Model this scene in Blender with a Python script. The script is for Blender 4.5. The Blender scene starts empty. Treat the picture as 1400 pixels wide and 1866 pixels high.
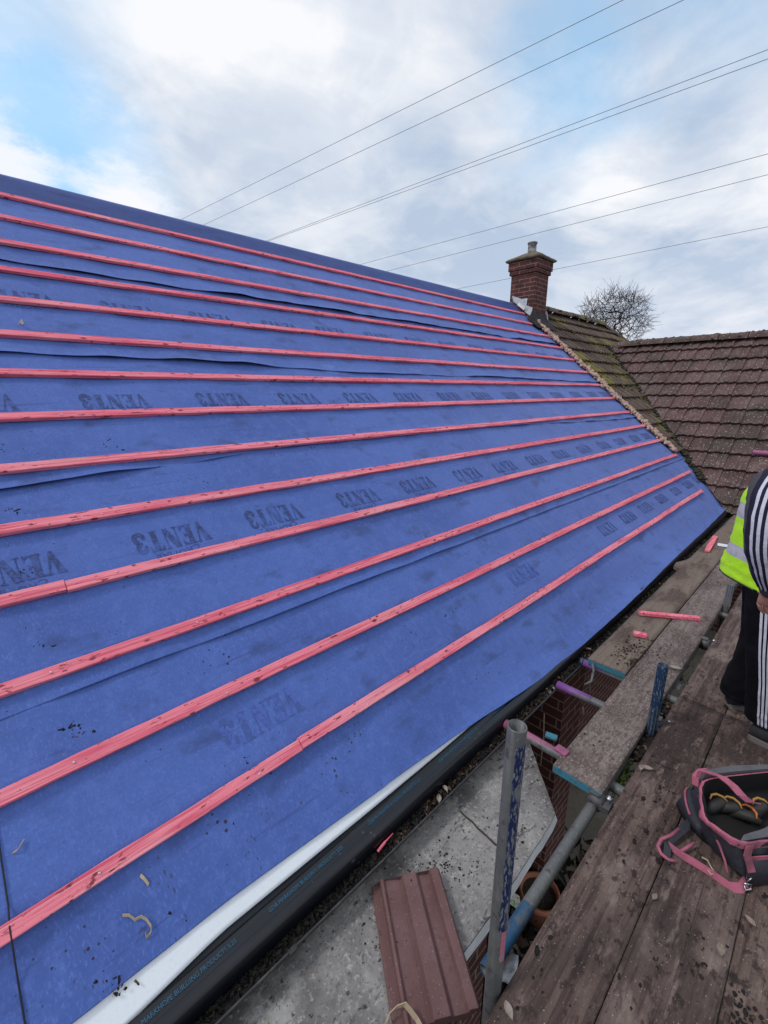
import bpy, bmesh, math, random
from mathutils import Vector, Matrix, noise
random.seed(7)
sc = bpy.context.scene
R = math.radians
COL = sc.collection

# ------------------------------------------------------------------ camera
F = 814.44; CAM = Vector((0.0, -1.3815, 1.4629)); PITCH = R(15.211); YAW = R(45.806); PT = R(40.193)
cp, sp, cy_, sy_ = math.cos(PITCH), math.sin(PITCH), math.cos(YAW), math.sin(YAW)
FW = Vector((cy_*cp, sy_*cp, -sp)); RT = Vector((sy_, -cy_, 0)); UP = RT.cross(FW)
cd = bpy.data.cameras.new('camera'); cam = bpy.data.objects.new('camera', cd); COL.objects.link(cam)
cd.sensor_fit = 'HORIZONTAL'; cd.sensor_width = 36; cd.lens = F/1400*36
cd.clip_start = 0.02; cd.clip_end = 5000
m3 = Matrix((RT, UP, -FW)).transposed()
cam.matrix_world = Matrix.Translation(CAM) @ m3.to_4x4()
sc.camera = cam
sc.render.resolution_x = 768; sc.render.resolution_y = 1024

def ray(x, y): return (FW*F + RT*(x-700) + UP*(933-y)).normalized()
def on(x, y, n, c):
    n = Vector(n); d = ray(x, y); return CAM + d*((c - n.dot(CAM))/n.dot(d))
def onz(x, y, z): return on(x, y, (0, 0, 1), z)
def onX(x, y, X): return on(x, y, (1, 0, 0), X)
def onY(x, y, Y): return on(x, y, (0, 1, 0), Y)
RN = Vector((0, -math.sin(PT), math.cos(PT)))
def uv_roof(x, y):
    q = on(x, y, RN, 0); return q.x, q.y/math.cos(PT)
RF = Matrix(((1, 0, 0, 0), (0, math.cos(PT), -math.sin(PT), 0), (0, math.sin(PT), math.cos(PT), 0), (0, 0, 0, 1)))

# ------------------------------------------------------------------ view, world, sun
sc.view_settings.view_transform = 'Standard'; sc.view_settings.look = 'None'
sc.view_settings.exposure = 0.15; sc.view_settings.gamma = 1.0
SUN_EL, SUN_AZ = R(52), R(150)          # azimuth measured from +X toward +Y
sun_dir = Vector((math.cos(SUN_EL)*math.cos(SUN_AZ), math.cos(SUN_EL)*math.sin(SUN_AZ), math.sin(SUN_EL)))
sl = bpy.data.lights.new('sun', 'SUN'); sl.energy = 1.2; sl.angle = R(10); sl.color = (1, .98, .96)
so = bpy.data.objects.new('sun', sl); COL.objects.link(so)
so.rotation_euler = sun_dir.to_track_quat('Z', 'Y').to_euler(); so.location = (0, 0, 30)

wd = bpy.data.worlds.new('World'); sc.world = wd; wd.use_nodes = True
nt = wd.node_tree; nt.nodes.clear(); N = nt.nodes.new; LK = nt.links.new
def wmath(op, a, b=None, c=None, clamp=False):
    n = N('ShaderNodeMath'); n.operation = op; n.use_clamp = clamp
    for i, v in enumerate((a, b, c)):
        if v is None: continue
        if isinstance(v, (int, float)): n.inputs[i].default_value = v
        else: LK(v, n.inputs[i])
    return n.outputs[0]
def wnoise(vec, scale, detail=5, rough=.55, dist=0.0):
    n = N('ShaderNodeTexNoise'); n.inputs['Scale'].default_value = scale; n.inputs['Detail'].default_value = detail
    n.inputs['Roughness'].default_value = rough; n.inputs['Distortion'].default_value = dist
    LK(vec, n.inputs['Vector']); return n.outputs['Fac']
def wramp(fac, lo, hi):
    n = N('ShaderNodeMapRange'); n.interpolation_type = 'SMOOTHSTEP'
    n.inputs['From Min'].default_value = lo; n.inputs['From Max'].default_value = hi
    LK(fac, n.inputs['Value']); return n.outputs['Result']
def wmix(fac, a, b):
    n = N('ShaderNodeMix'); n.data_type = 'RGBA'
    for s, v in ((n.inputs[0], fac), (n.inputs[6], a), (n.inputs[7], b)):
        if isinstance(v, (int, float)): s.default_value = v
        elif isinstance(v, tuple): s.default_value = (*v, 1)
        else: LK(v, s)
    return n.outputs[2]
tc = N('ShaderNodeTexCoord'); dirv = tc.outputs['Generated']
sky = N('ShaderNodeTexSky'); sky.sky_type = 'NISHITA'; sky.sun_disc = False
sky.sun_elevation = SUN_EL; sky.sun_rotation = math.atan2(sun_dir.x, sun_dir.y)
sky.air_density = 1.2; sky.dust_density = .6; sky.ozone_density = 2.0
sep = N('ShaderNodeSeparateXYZ'); LK(dirv, sep.inputs[0])
zc = wmath('ADD', wmath('MAXIMUM', sep.outputs['Z'], 0.0), 0.22)
comb = N('ShaderNodeCombineXYZ')
LK(wmath('DIVIDE', sep.outputs['X'], zc), comb.inputs[0]); LK(wmath('DIVIDE', sep.outputs['Y'], zc), comb.inputs[1])
cl = comb.outputs[0]
warp = wnoise(cl, 2.8, 9, .66)
def blob(px, py, rin, rout, amt):
    d = ray(px, py); vm = N('ShaderNodeVectorMath'); vm.operation = 'DOT_PRODUCT'
    LK(dirv, vm.inputs[0]); vm.inputs[1].default_value = d
    ang = wmath('ARCCOSINE', wmath('MINIMUM', vm.outputs['Value'], 0.99999))
    ang = wmath('ADD', ang, wmath('MULTIPLY', wmath('SUBTRACT', warp, .5), .30))
    f = wramp(ang, R(rout), R(rin)); return wmath('MULTIPLY', f, amt)
hole = blob(110, 300, 3, 12, .85)
hole = wmath('MAXIMUM', hole, blob(20, 150, 1, 14, .55))
hole = wmath('MAXIMUM', hole, blob(1050, 150, 0, 10, .60))
hole = wmath('MAXIMUM', hole, blob(-250, 200, 4, 24, .7))
hole = wmath('MAXIMUM', hole, blob(1500, -500, 4, 20, .5))
puff = wmath('MAXIMUM', blob(235, 365, 0, 6, 1.0), blob(10, 300, 0, 5, .9))
dens = wmath('SUBTRACT', 1.0, wmath('MULTIPLY', hole, wmath('SUBTRACT', 1.0, puff)), clamp=True)
big = wramp(wnoise(cl, .9, 5, .55, .8), .38, .63)
fine = wramp(wnoise(cl, 3.0, 9, .62, .35), .36, .66)
tone = wmath('ADD', wmath('MULTIPLY', big, .60), wmath('MULTIPLY', fine, .40))
tone = wmath('ADD', tone, wmath('MULTIPLY', blob(420, 130, 2, 30, .45), 1))
tone = wmath('SUBTRACT', tone, blob(400, 340, 2, 13, .4))
tone = wmath('SUBTRACT', tone, blob(860, 380, 2, 15, .28))
tone = wmath('ADD', tone, blob(1090, 340, 0, 7, .6))
tone = wmath('SUBTRACT', tone, blob(1250, 470, 1, 9, .25))
tone = wmath('ADD', tone, blob(1230, 540, 0, 5, .35))
tone = wmath('SUBTRACT', tone, blob(1200, 40, 1, 12, .25))
tone = wmath('ADD', tone, puff, clamp=True)
cloudcol = wmix(tone, (.44, .535, .68), (.86, .87, .90))
low = wramp(sep.outputs['Z'], .28, .02)
cloudcol = wmix(wmath('MULTIPLY', low, .35), cloudcol, (.70, .73, .82))
bg1 = N('ShaderNodeBackground'); LK(wmix(.5, sky.outputs[0], (2.3, 5.1, 7.6)), bg1.inputs[0]); bg1.inputs[1].default_value = .15
bg2 = N('ShaderNodeBackground'); LK(cloudcol, bg2.inputs[0]); bg2.inputs[1].default_value = 1.0
mx = N('ShaderNodeMixShader'); LK(dens, mx.inputs[0]); LK(bg1.outputs[0], mx.inputs[1]); LK(bg2.outputs[0], mx.inputs[2])
wo = N('ShaderNodeOutputWorld'); LK(mx.outputs[0], wo.inputs[0])

# ------------------------------------------------------------------ materials
def mat(name, base, rough=.75, layers=(), bump=None, metallic=0.0, coord='Object', spec=.4, sheen=0.0, brick=None, rnd=0.0, coat=0.0):
    """layers: (kind, scale(float|3-tuple), lo, hi, colour, amount)"""
    m = bpy.data.materials.new(name); m.use_nodes = True
    t = m.node_tree; n = t.nodes; L = t.links.new
    b = n['Principled BSDF']
    tcn = n.new('ShaderNodeTexCoord'); co = tcn.outputs[coord]
    def mapped(scale):
        mp = n.new('ShaderNodeMapping'); L(co, mp.inputs[0])
        mp.inputs['Scale'].default_value = scale if isinstance(scale, tuple) else (scale,)*3
        return mp.outputs[0]
    def mix(f, a, bb, mode='MIX'):
        x = n.new('ShaderNodeMix'); x.data_type = 'RGBA'; x.blend_type = mode
        for s, v in ((x.inputs[0], f), (x.inputs[6], a), (x.inputs[7], bb)):
            if isinstance(v, (int, float)): s.default_value = v
            elif isinstance(v, tuple): s.default_value = (*v, 1) if len(v) == 3 else v
            else: L(v, s)
        return x.outputs[2]
    def ramp(v, lo, hi, amt=1.0):
        r = n.new('ShaderNodeMapRange'); r.interpolation_type = 'SMOOTHSTEP'
        r.inputs['From Min'].default_value = lo; r.inputs['From Max'].default_value = hi
        r.inputs['To Max'].default_value = amt
        L(v, r.inputs['Value']); return r.outputs['Result']
    cur = base; bumps = []
    if brick:
        bt = n.new('ShaderNodeTexBrick'); L(mapped(1.0), bt.inputs['Vector'])
        bt.inputs['Color1'].default_value = (*brick[0], 1); bt.inputs['Color2'].default_value = (*brick[1], 1)
        bt.inputs['Mortar'].default_value = (*brick[2], 1); bt.inputs['Scale'].default_value = 1
        bt.inputs['Brick Width'].default_value = .225; bt.inputs['Row Height'].default_value = .075
        bt.inputs['Mortar Size'].default_value = .006; bt.inputs['Mortar Smooth'].default_value = .1
        bt.inputs['Bias'].default_value = 0
        cur = bt.outputs['Color']; bumps.append((bt.outputs['Fac'], -.6, .006))
    for (kind, scale, lo, hi, colr, amt) in layers:
        if kind == 'noise':
            x = n.new('ShaderNodeTexNoise'); L(mapped(scale), x.inputs['Vector']); x.inputs['Scale'].default_value = 1
            x.inputs['Detail'].default_value = 6; x.inputs['Roughness'].default_value = .6; v = x.outputs['Fac']
        elif kind == 'voro':
            x = n.new('ShaderNodeTexVoronoi'); L(mapped(scale), x.inputs['Vector']); x.inputs['Scale'].default_value = 1
            x.inputs['Randomness'].default_value = 1; v = x.outputs['Distance']
        elif kind == 'spots':      # spots gated by a broad noise
            x = n.new('ShaderNodeTexVoronoi'); L(mapped(scale), x.inputs['Vector']); x.inputs['Scale'].default_value = 1
            y = n.new('ShaderNodeTexNoise'); L(mapped(tuple(s*.09 for s in scale) if isinstance(scale, tuple) else scale*.09), y.inputs['Vector']); y.inputs['Scale'].default_value = 1
            y.inputs['Detail'].default_value = 3
            ad = n.new('ShaderNodeMath'); ad.operation = 'MULTIPLY_ADD'; L(y.outputs['Fac'], ad.inputs[0]); ad.inputs[1].default_value = -1.0
            L(x.outputs['Distance'], ad.inputs[2]); v = ad.outputs[0]
        elif kind == 'attr':
            x = n.new('ShaderNodeAttribute'); x.attribute_name = 'tone'; v = x.outputs['Fac']
        elif kind == 'rand':
            x = n.new('ShaderNodeObjectInfo'); v = x.outputs['Random']
        cur = mix(ramp(v, lo, hi, amt), cur, colr)
    if isinstance(cur, tuple): b.inputs['Base Color'].default_value = (*cur, 1)
    else: L(cur, b.inputs['Base Color'])
    b.inputs['Roughness'].default_value = rough; b.inputs['Metallic'].default_value = metallic
    b.inputs['Specular IOR Level'].default_value = spec; b.inputs['Sheen Weight'].default_value = sheen
    b.inputs['Coat Weight'].default_value = coat
    if bump:
        for (scale, strength, dist) in bump:
            x = n.new('ShaderNodeTexNoise'); L(mapped(scale), x.inputs['Vector']); x.inputs['Scale'].default_value = 1
            x.inputs['Detail'].default_value = 5; bumps.append((x.outputs['Fac'], strength, dist))
    prev = None
    for (v, s, dist) in bumps:
        bp = n.new('ShaderNodeBump'); L(v, bp.inputs['Height']); bp.inputs['Strength'].default_value = abs(s); bp.inputs['Distance'].default_value = dist
        bp.invert = s < 0
        if prev: L(prev, bp.inputs['Normal'])
        prev = bp.outputs[0]
    if prev: L(prev, b.inputs['Normal'])
    return m

MT = {}
MT['membrane'] = mat('blue membrane', (.078, .144, .43), .62, [
    ('noise', (.9, 1.6, 2), .36, .68, (.055, .104, .335), .85),
    ('noise', (24, 17, 20), .46, .70, (.108, .180, .51), .45),
    ('noise', (150, 60, 60), .5, .72, (.125, .20, .58), .7),
    ('noise', (60, 240, 60), .50, .7, (.052, .094, .35), .65),
    ('noise', (4, 7, 8), .54, .72, (.042, .068, .20), .7),
    ('noise', (2.0, 60, 8), .60, .72, (.04, .07, .23), .6),
    ('noise', (26, 40, 20), .66, .73, (.045, .05, .09), .7),
    ('spots', 34.0, -.48, -.52, (.03, .022, .016), .9),
    ('spots', (60, 22, 30), -.50, -.53, (.05, .05, .09), .7)],
    bump=[((420, 420, 420), .25, .002), ((7, 10, 7), .25, .01)], spec=.25, sheen=.12)
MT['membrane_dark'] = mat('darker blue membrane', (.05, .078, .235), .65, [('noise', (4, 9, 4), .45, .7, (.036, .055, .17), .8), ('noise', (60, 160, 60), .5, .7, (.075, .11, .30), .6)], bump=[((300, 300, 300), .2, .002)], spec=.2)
MT['print'] = mat('ink print', (.031, .050, .155), .7, [('noise', 75, .47, .60, (.056, .098, .315), .9), ('noise', 11, .47, .64, (.062, .115, .36), .8)])
MT['faint'] = mat('faint ink print', (.053, .097, .305), .7, [('noise', 40, .46, .58, (.078, .125, .46), .95)])
MT['white_membrane'] = mat('white membrane', (.80, .83, .86), .6, [('noise', 9, .6, .75, (.55, .58, .62), .4), ('noise', 120, .5, .7, (.7, .73, .78), .5)], spec=.2)
MT['batten'] = mat('pink batten', (.92, .275, .335), .85, [
    ('rand', 0, 0, 1, (.86, .19, .25), .8),
    ('noise', (2.5, 80, 60), .42, .62, (.62, .065, .12), .75),
    ('noise', (3, 150, 90), .52, .66, (.90, .38, .42), .85),
    ('noise', (.9, 4, 4), .50, .66, (.66, .075, .14), .45),
    ('noise', (1.2, 14, 14), .52, .70, (.86, .34, .38), .8),
    ('noise', (1.0, 9, 9), .60, .75, (.66, .32, .26), .7),
    ('voro', (6, 12, 12), .13, .07, (.20, .03, .04), .9),
    ('noise', (20, 60, 40), .60, .66, (.14, .025, .03), .85),
    ('spots', (17, 40, 40), -.44, -.50, (.07, .018, .015), .9)],
    bump=[((6, 220, 220), .6, .004), ((30, 60, 60), .4, .004)], spec=.2)
MT['nail'] = mat('galvanised nail', (.6, .6, .6), .35, metallic=.8)
MT['tile'] = mat('old brown tile', (.128, .070, .064), .85, [
    ('attr', 0, 0, 1, (.072, .037, .034), .9),
    ('noise', 5, .47, .7, (.175, .112, .102), .7),
    ('noise', (22, 22, 22), .48, .70, (.055, .038, .036), .8),
    ('noise', 1.4, .50, .64, (.055, .043, .032), .75),
    ('noise', 70, .58, .70, (.24, .19, .175), .6),
    ('noise', .9, .50, .66, (.17, .125, .115), .5), ('voro', 20.0, .22, .15, (.46, .43, .41), .6), ('noise', 36, .63, .68, (.40, .37, .35), .5)],
    bump=[(90, .5, .006)])
MT['tile_mossy'] = mat('mossy brown tile', (.125, .085, .072), .9, [
    ('attr', 0, 0, 1, (.085, .055, .045), .85),
    ('noise', 8, .45, .7, (.17, .125, .105), .7),
    ('noise', 24, .48, .70, (.055, .042, .036), .8),
    ('noise', (1.6, 1.3, 1.3), .52, .61, (.18, .155, .035), .85),
    ('noise', 26, .58, .70, (.15, .135, .035), .5),
    ('voro', 22.0, .16, .10, (.38, .35, .32), .5)],
    bump=[(70, .7, .01)])
MT['moss'] = mat('moss', (.17, .155, .03), .95, [('noise', 30, .4, .65, (.15, .135, .035), .8), ('noise', 9, .5, .7, (.05, .045, .02), .7)], bump=[(160, .8, .01)])
MT['darkmoss'] = mat('dark moss', (.035, .032, .022), .95, [('noise', 30, .45, .65, (.07, .06, .03), .8)], bump=[(120, .8, .01)])
MT['mortar'] = mat('old mortar', (.50, .33, .26), .95, [('noise', 22, .4, .65, (.55, .42, .35), .8), ('noise', 60, .55, .72, (.2, .12, .09), .8)], bump=[(90, .9, .01)])
MT['brick'] = mat('red brick', (.2, .07, .05), .9, [
    ('noise', 7, .5, .72, (.09, .032, .026), .55), ('noise', 50, .55, .75, (.26, .13, .10), .4), ('noise', 90, .62, .7, (.05, .03, .03), .7)],
    bump=[(80, .5, .006)], coord='UV', brick=((.125, .038, .030), (.075, .024, .021), (.27, .215, .185)))
MT['chimbrick'] = mat('chimney brick', (.2, .07, .05), .9, [
    ('noise', 5, .48, .70, (.055, .022, .018), .7), ('noise', 50, .58, .75, (.24, .12, .09), .4), ('noise', 30, .66, .72, (.4, .34, .3), .6)],
    bump=[(60, .6, .008)], coord='UV', brick=((.115, .034, .029), (.065, .024, .022), (.25, .17, .145)))
MT['lead'] = mat('lead flashing', (.55, .57, .60), .55, [('noise', 12, .5, .7, (.3, .31, .33), .8), ('noise', 40, .6, .7, (.7, .72, .75), .6)], bump=[(20, .5, .01)], metallic=.2)
MT['felt'] = mat('black felt', (.018, .017, .018), .8, [('noise', 14, .5, .7, (.05, .048, .05), .7)], bump=[(18, .8, .02)])
MT['flaunch'] = mat('mossy flaunching', (.16, .13, .09), .95, [('noise', 20, .45, .65, (.09, .085, .035), .8), ('noise', 50, .6, .7, (.3, .27, .22), .6)], bump=[(50, .9, .01)])
MT['pot'] = mat('stained chimney pot', (.2, .19, .19), .8, [('noise', 18, .45, .6, (.5, .5, .5), .8), ('noise', 30, .55, .7, (.05, .05, .05), .8)])
MT['tray'] = mat('black plastic tray', (.0035, .0045, .008), .30, [('noise', (3, 20, 20), .5, .75, (.010, .012, .019), .7), ('spots', 30.0, -.47, -.5, (.08, .08, .09), .5)], bump=[((2, 60, 60), .05, .002)], spec=.55)
MT['trayprint'] = mat('blue tray print', (.02, .12, .21), .5, [('noise', 90, .55, .66, (.014, .03, .05), .8)])
MT['gutter'] = mat('dark gutter plastic', (.035, .035, .038), .5, [('noise', 20, .5, .7, (.09, .085, .08), .7)])
MT['soffit'] = mat('stained fascia', (.02, .02, .022), .6)
MT['litter'] = mat('leaf litter', (.012, .009, .008), .9, [('attr', 0, .3, 1, (.16, .095, .06), .9), ('noise', 60, .5, .7, (.012, .01, .009), .6)])
MT['concrete'] = mat('weathered concrete', (.245, .23, .22), .9, [
    ('noise', 2.2, .42, .62, (.095, .088, .086), .9), ('noise', 5.5, .52, .66, (.34, .325, .305), .8),
    ('noise', (14, 20, 14), .50, .70, (.13, .115, .105), .75), ('noise', (9, 26, 14), .60, .68, (.055, .046, .042), .85),
    ('noise', 60, .53, .68, (.42, .40, .38), .6), ('noise', 34, .62, .67, (.03, .025, .022), .9),
    ('noise', 110, .56, .66, (.085, .075, .07), .75), ('voro', 40.0, .06, .03, (.02, .016, .014), .8)],
    bump=[(50, .6, .008), (9, .4, .012)])
MT['whitepaint'] = mat('white painted edge', (.88, .89, .91), .55, [('noise', 40, .62, .7, (.3, .29, .27), .7)])
MT['redtile'] = mat('loose red brown tile', (.135, .066, .062), .75, [
    ('noise', 5, .42, .68, (.175, .098, .096), .8), ('noise', 30, .52, .74, (.10, .048, .045), .6),
    ('noise', (70, 70, 70), .66, .7, (.05, .025, .025), .6), ('voro', 75.0, .16, .10, (.34, .27, .25), .55), ('noise', 48, .66, .70, (.02, .012, .012), .9)],
    bump=[(220, .25, .002)])
MT['board'] = mat('dirty scaffold board', (.126, .086, .071), .82, [
    ('rand', 0, 0, 1, (.125, .088, .077), .7),
    ('noise', (2.0, 60, 30), .42, .64, (.045, .028, .025), .85),
    ('noise', (4, 8, 6), .50, .68, (.215, .16, .135), .8),
    ('noise', (1.4, 2.4, 3), .44, .62, (.040, .026, .023), .85),
    ('noise', (10, 34, 14), .54, .70, (.23, .17, .145), .6),
    ('noise', (24, 34, 30), .54, .64, (.036, .024, .021), .85),
    ('noise', (1.0, 130, 60), .60, .70, (.028, .018, .016), .8),
    ('noise', (100, 180, 100), .58, .72, (.24, .19, .165), .6),
    ('noise', (9, 12, 10), .63, .70, (.024, .017, .016), .85),
    ('voro', 60.0, .11, .05, (.50, .44, .41), .8)],
    bump=[((5, 120, 60), .5, .006), ((50, 60, 60), .5, .007)], spec=.25)
MT['board_pale'] = mat('scuffed pale scaffold board', (.22, .176, .156), .88, [
    ('noise', (2.5, 50, 30), .40, .68, (.12, .088, .082), .75),
    ('noise', (26, 60, 30), .46, .60, (.10, .072, .068), .75),
    ('noise', (3, 5, 3), .45, .66, (.095, .068, .06), .85),
    ('noise', (60, 110, 60), .54, .68, (.40, .34, .33), .75),
    ('noise', (110, 160, 90), .55, .66, (.075, .05, .048), .75),
    ('noise', (8, 13, 10), .62, .70, (.04, .026, .025), .85)],
    bump=[((5, 160, 60), .4, .004), ((60, 70, 70), .5, .006)], spec=.2)
MT['board_tan'] = mat('wet tan scaffold board', (.185, .14, .11), .85, [
    ('noise', (2.2, 5, 3), .47, .62, (.07, .045, .038), .85),
    ('noise', (3, 70, 40), .45, .66, (.115, .085, .07), .7),
    ('noise', (60, 110, 60), .55, .66, (.24, .195, .165), .6),
    ('noise', (26, 40, 20), .60, .68, (.045, .03, .028), .8)],
    bump=[((5, 160, 60), .4, .004)], spec=.25)
MT['tealend'] = mat('teal painted board end', (.035, .19, .26), .7, [('noise', 60, .5, .65, (.10, .08, .075), .8), ('noise', 20, .5, .7, (.02, .12, .17), .7)])
MT['galv'] = mat('weathered galvanised tube', (.145, .148, .145), .55, [
    ('noise', 9, .42, .66, (.095, .10, .105), .85), ('noise', (70, 70, 9), .50, .7, (.215, .215, .20), .6), ('noise', 22, .58, .68, (.055, .05, .045), .8), ('noise', 90, .58, .7, (.27, .265, .25), .5)],
    metallic=.25, bump=[(120, .3, .002)])
MT['bluepaint'] = mat('chipped blue paint tube', (.010, .022, .085), .5, [
    ('noise', (190, 190, 45), .53, .57, (.20, .21, .215), .95), ('noise', (38, 38, 9), .55, .62, (.17, .175, .18), .95), ('noise', 60, .64, .7, (.06, .05, .045), .7)],
    bump=[(90, .4, .002)])
MT['navytube'] = mat('navy painted tube', (.010, .030, .075), .5, [
    ('noise', (170, 170, 45), .57, .62, (.20, .24, .27), .9), ('noise', 30, .6, .7, (.06, .07, .075), .8)], bump=[(90, .4, .002)])
MT['tealtube'] = mat('teal painted tube', (.012, .07, .15), .55, [('noise', 16, .44, .62, (.085, .10, .115), .9), ('noise', 60, .55, .66, (.04, .05, .06), .85)])
MT['purple'] = mat('purple painted tube', (.20, .07, .27), .55, [('noise', 18, .45, .7, (.12, .055, .15), .85), ('noise', 50, .62, .68, (.05, .03, .03), .85)])
MT['pinktube'] = mat('pink painted tube', (.34, .10, .19), .55, [('noise', 18, .45, .7, (.21, .065, .12), .85), ('noise', 50, .6, .66, (.05, .02, .02), .85)])
MT['pinkpaint'] = mat('pink paint smear', (.55, .12, .2), .7, [('noise', 70, .48, .56, (.24, .25, .26), .95)])
MT['coupler'] = mat('rusty steel coupler', (.12, .115, .12), .6, [('noise', 30, .5, .65, (.055, .04, .035), .8)], metallic=.4, bump=[(60, .5, .004)])
MT['path'] = mat('pale concrete path', (.34, .30, .235), .9, [('noise', 3, .45, .65, (.22, .20, .16), .8), ('noise', 30, .55, .7, (.15, .13, .1), .6)])
MT['soil'] = mat('dark soil ground', (.045, .036, .028), .95, [('noise', 2, .45, .65, (.06, .065, .03), .7), ('noise', 30, .5, .7, (.1, .08, .06), .6)], bump=[(12, 1, .03)])
MT['terracotta'] = mat('terracotta', (.42, .16, .09), .8, [('noise', 20, .5, .7, (.28, .12, .08), .7)])
MT['grass'] = mat('green weeds', (.055, .095, .025), .8, [('attr', 0, 0, 1, (.11, .16, .04), .8)])
MT['leaf'] = mat('dry leaf', (.24, .19, .15), .8, [('rand', 0, 0, 1, (.32, .28, .24), .9), ('noise', 60, .5, .7, (.14, .1, .08), .6)])
MT['shaving'] = mat('pale wood shaving', (.46, .36, .24), .7, [('noise', 40, .5, .7, (.32, .23, .14), .7)])
MT['cord'] = mat('black cord', (.012, .012, .016), .6)
MT['whiteplastic'] = mat('white plastic', (.75, .77, .80), .4)
MT['vest'] = mat('fluorescent yellow vest', (.50, .92, .015), .8, [('noise', 9, .45, .68, (.40, .76, .01), .7), ('noise', 160, .5, .7, (.56, .96, .05), .5)], bump=[(14, .6, .02), (300, .25, .002)], sheen=.1)
MT['vestedge'] = mat('dark vest binding', (.03, .035, .03), .8)
MT['silver'] = mat('silver reflective band', (.50, .50, .54), .5, [('noise', 20, .45, .65, (.40, .40, .44), .8)], bump=[(24, .5, .01)])
MT['black_cloth'] = mat('black cloth', (.004, .004, .006), .9, [('noise', 8, .5, .7, (.008, .008, .011), .7)], bump=[(9, .6, .04)], spec=.15)
MT['navy_cloth'] = mat('navy cloth', (.010, .010, .030), .9, bump=[(200, .3, .002), (16, .6, .02)])
MT['grey_cloth'] = mat('charcoal cloth', (.055, .055, .060), .9, [('noise', 300, .45, .6, (.09, .09, .095), .8)], bump=[(200, .4, .002), (16, .6, .02)])
MT['white_stripe'] = mat('white stripe', (.60, .60, .68), .85, [('noise', 200, .5, .65, (.45, .45, .55), .6)], bump=[(200, .3, .002), (16, .5, .02)])
MT['skin'] = mat('skin', (.52, .27, .20), .5, [('noise', 40, .5, .7, (.42, .18, .14), .6)])
MT['hair'] = mat('brown hair', (.05, .03, .02), .7)
MT['eye'] = mat('eye', (.5, .5, .5), .3)
MT['shoe'] = mat('dark shoe', (.022, .022, .024), .8, [('noise', 30, .5, .7, (.05, .048, .045), .7)])
MT['sole'] = mat('grey sole', (.16, .145, .135), .8, [('noise', 40, .5, .7, (.09, .08, .075), .7)])
MT['bag'] = mat('charcoal bag cloth', (.030, .031, .040), .75, [('noise', 6, .48, .7, (.052, .052, .062), .8), ('noise', 50, .58, .72, (.09, .075, .07), .6)], bump=[(300, .3, .002), (11, .5, .02)])
MT['baggrey'] = mat('grey bag cloth', (.10, .098, .108), .8, [('noise', 14, .5, .7, (.07, .066, .07), .8), ('noise', 60, .6, .7, (.2, .15, .15), .5)], bump=[(200, .4, .003)])
MT['bagin'] = mat('dark bag lining', (.012, .011, .011), .9)
MT['bagpink'] = mat('pink bag trim', (.42, .115, .175), .85, [('noise', 14, .42, .66, (.28, .075, .12), .85), ('noise', 7, .55, .7, (.13, .06, .07), .6), ('noise', 60, .58, .68, (.22, .09, .10), .7)], bump=[(160, .5, .003)])
MT['orange'] = mat('orange tool grip', (.55, .15, .03), .6)
MT['yellowgrip'] = mat('worn yellow tool grip', (.40, .20, .05), .6)
MT['tool'] = mat('dark tool', (.03, .028, .026), .6)
MT['steel'] = mat('steel', (.5, .5, .5), .3, metallic=.9)
MT['bark'] = mat('dark bark', (.045, .028, .027), .9)
MT['wire'] = mat('power cable', (.22, .24, .28), .6)
MT['card'] = mat('plant label', (.7, .7, .62), .6, [('noise', 25, .5, .55, (.2, .35, .15), .8), ('noise', 20, .6, .63, (.6, .15, .08), .8)])

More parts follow.
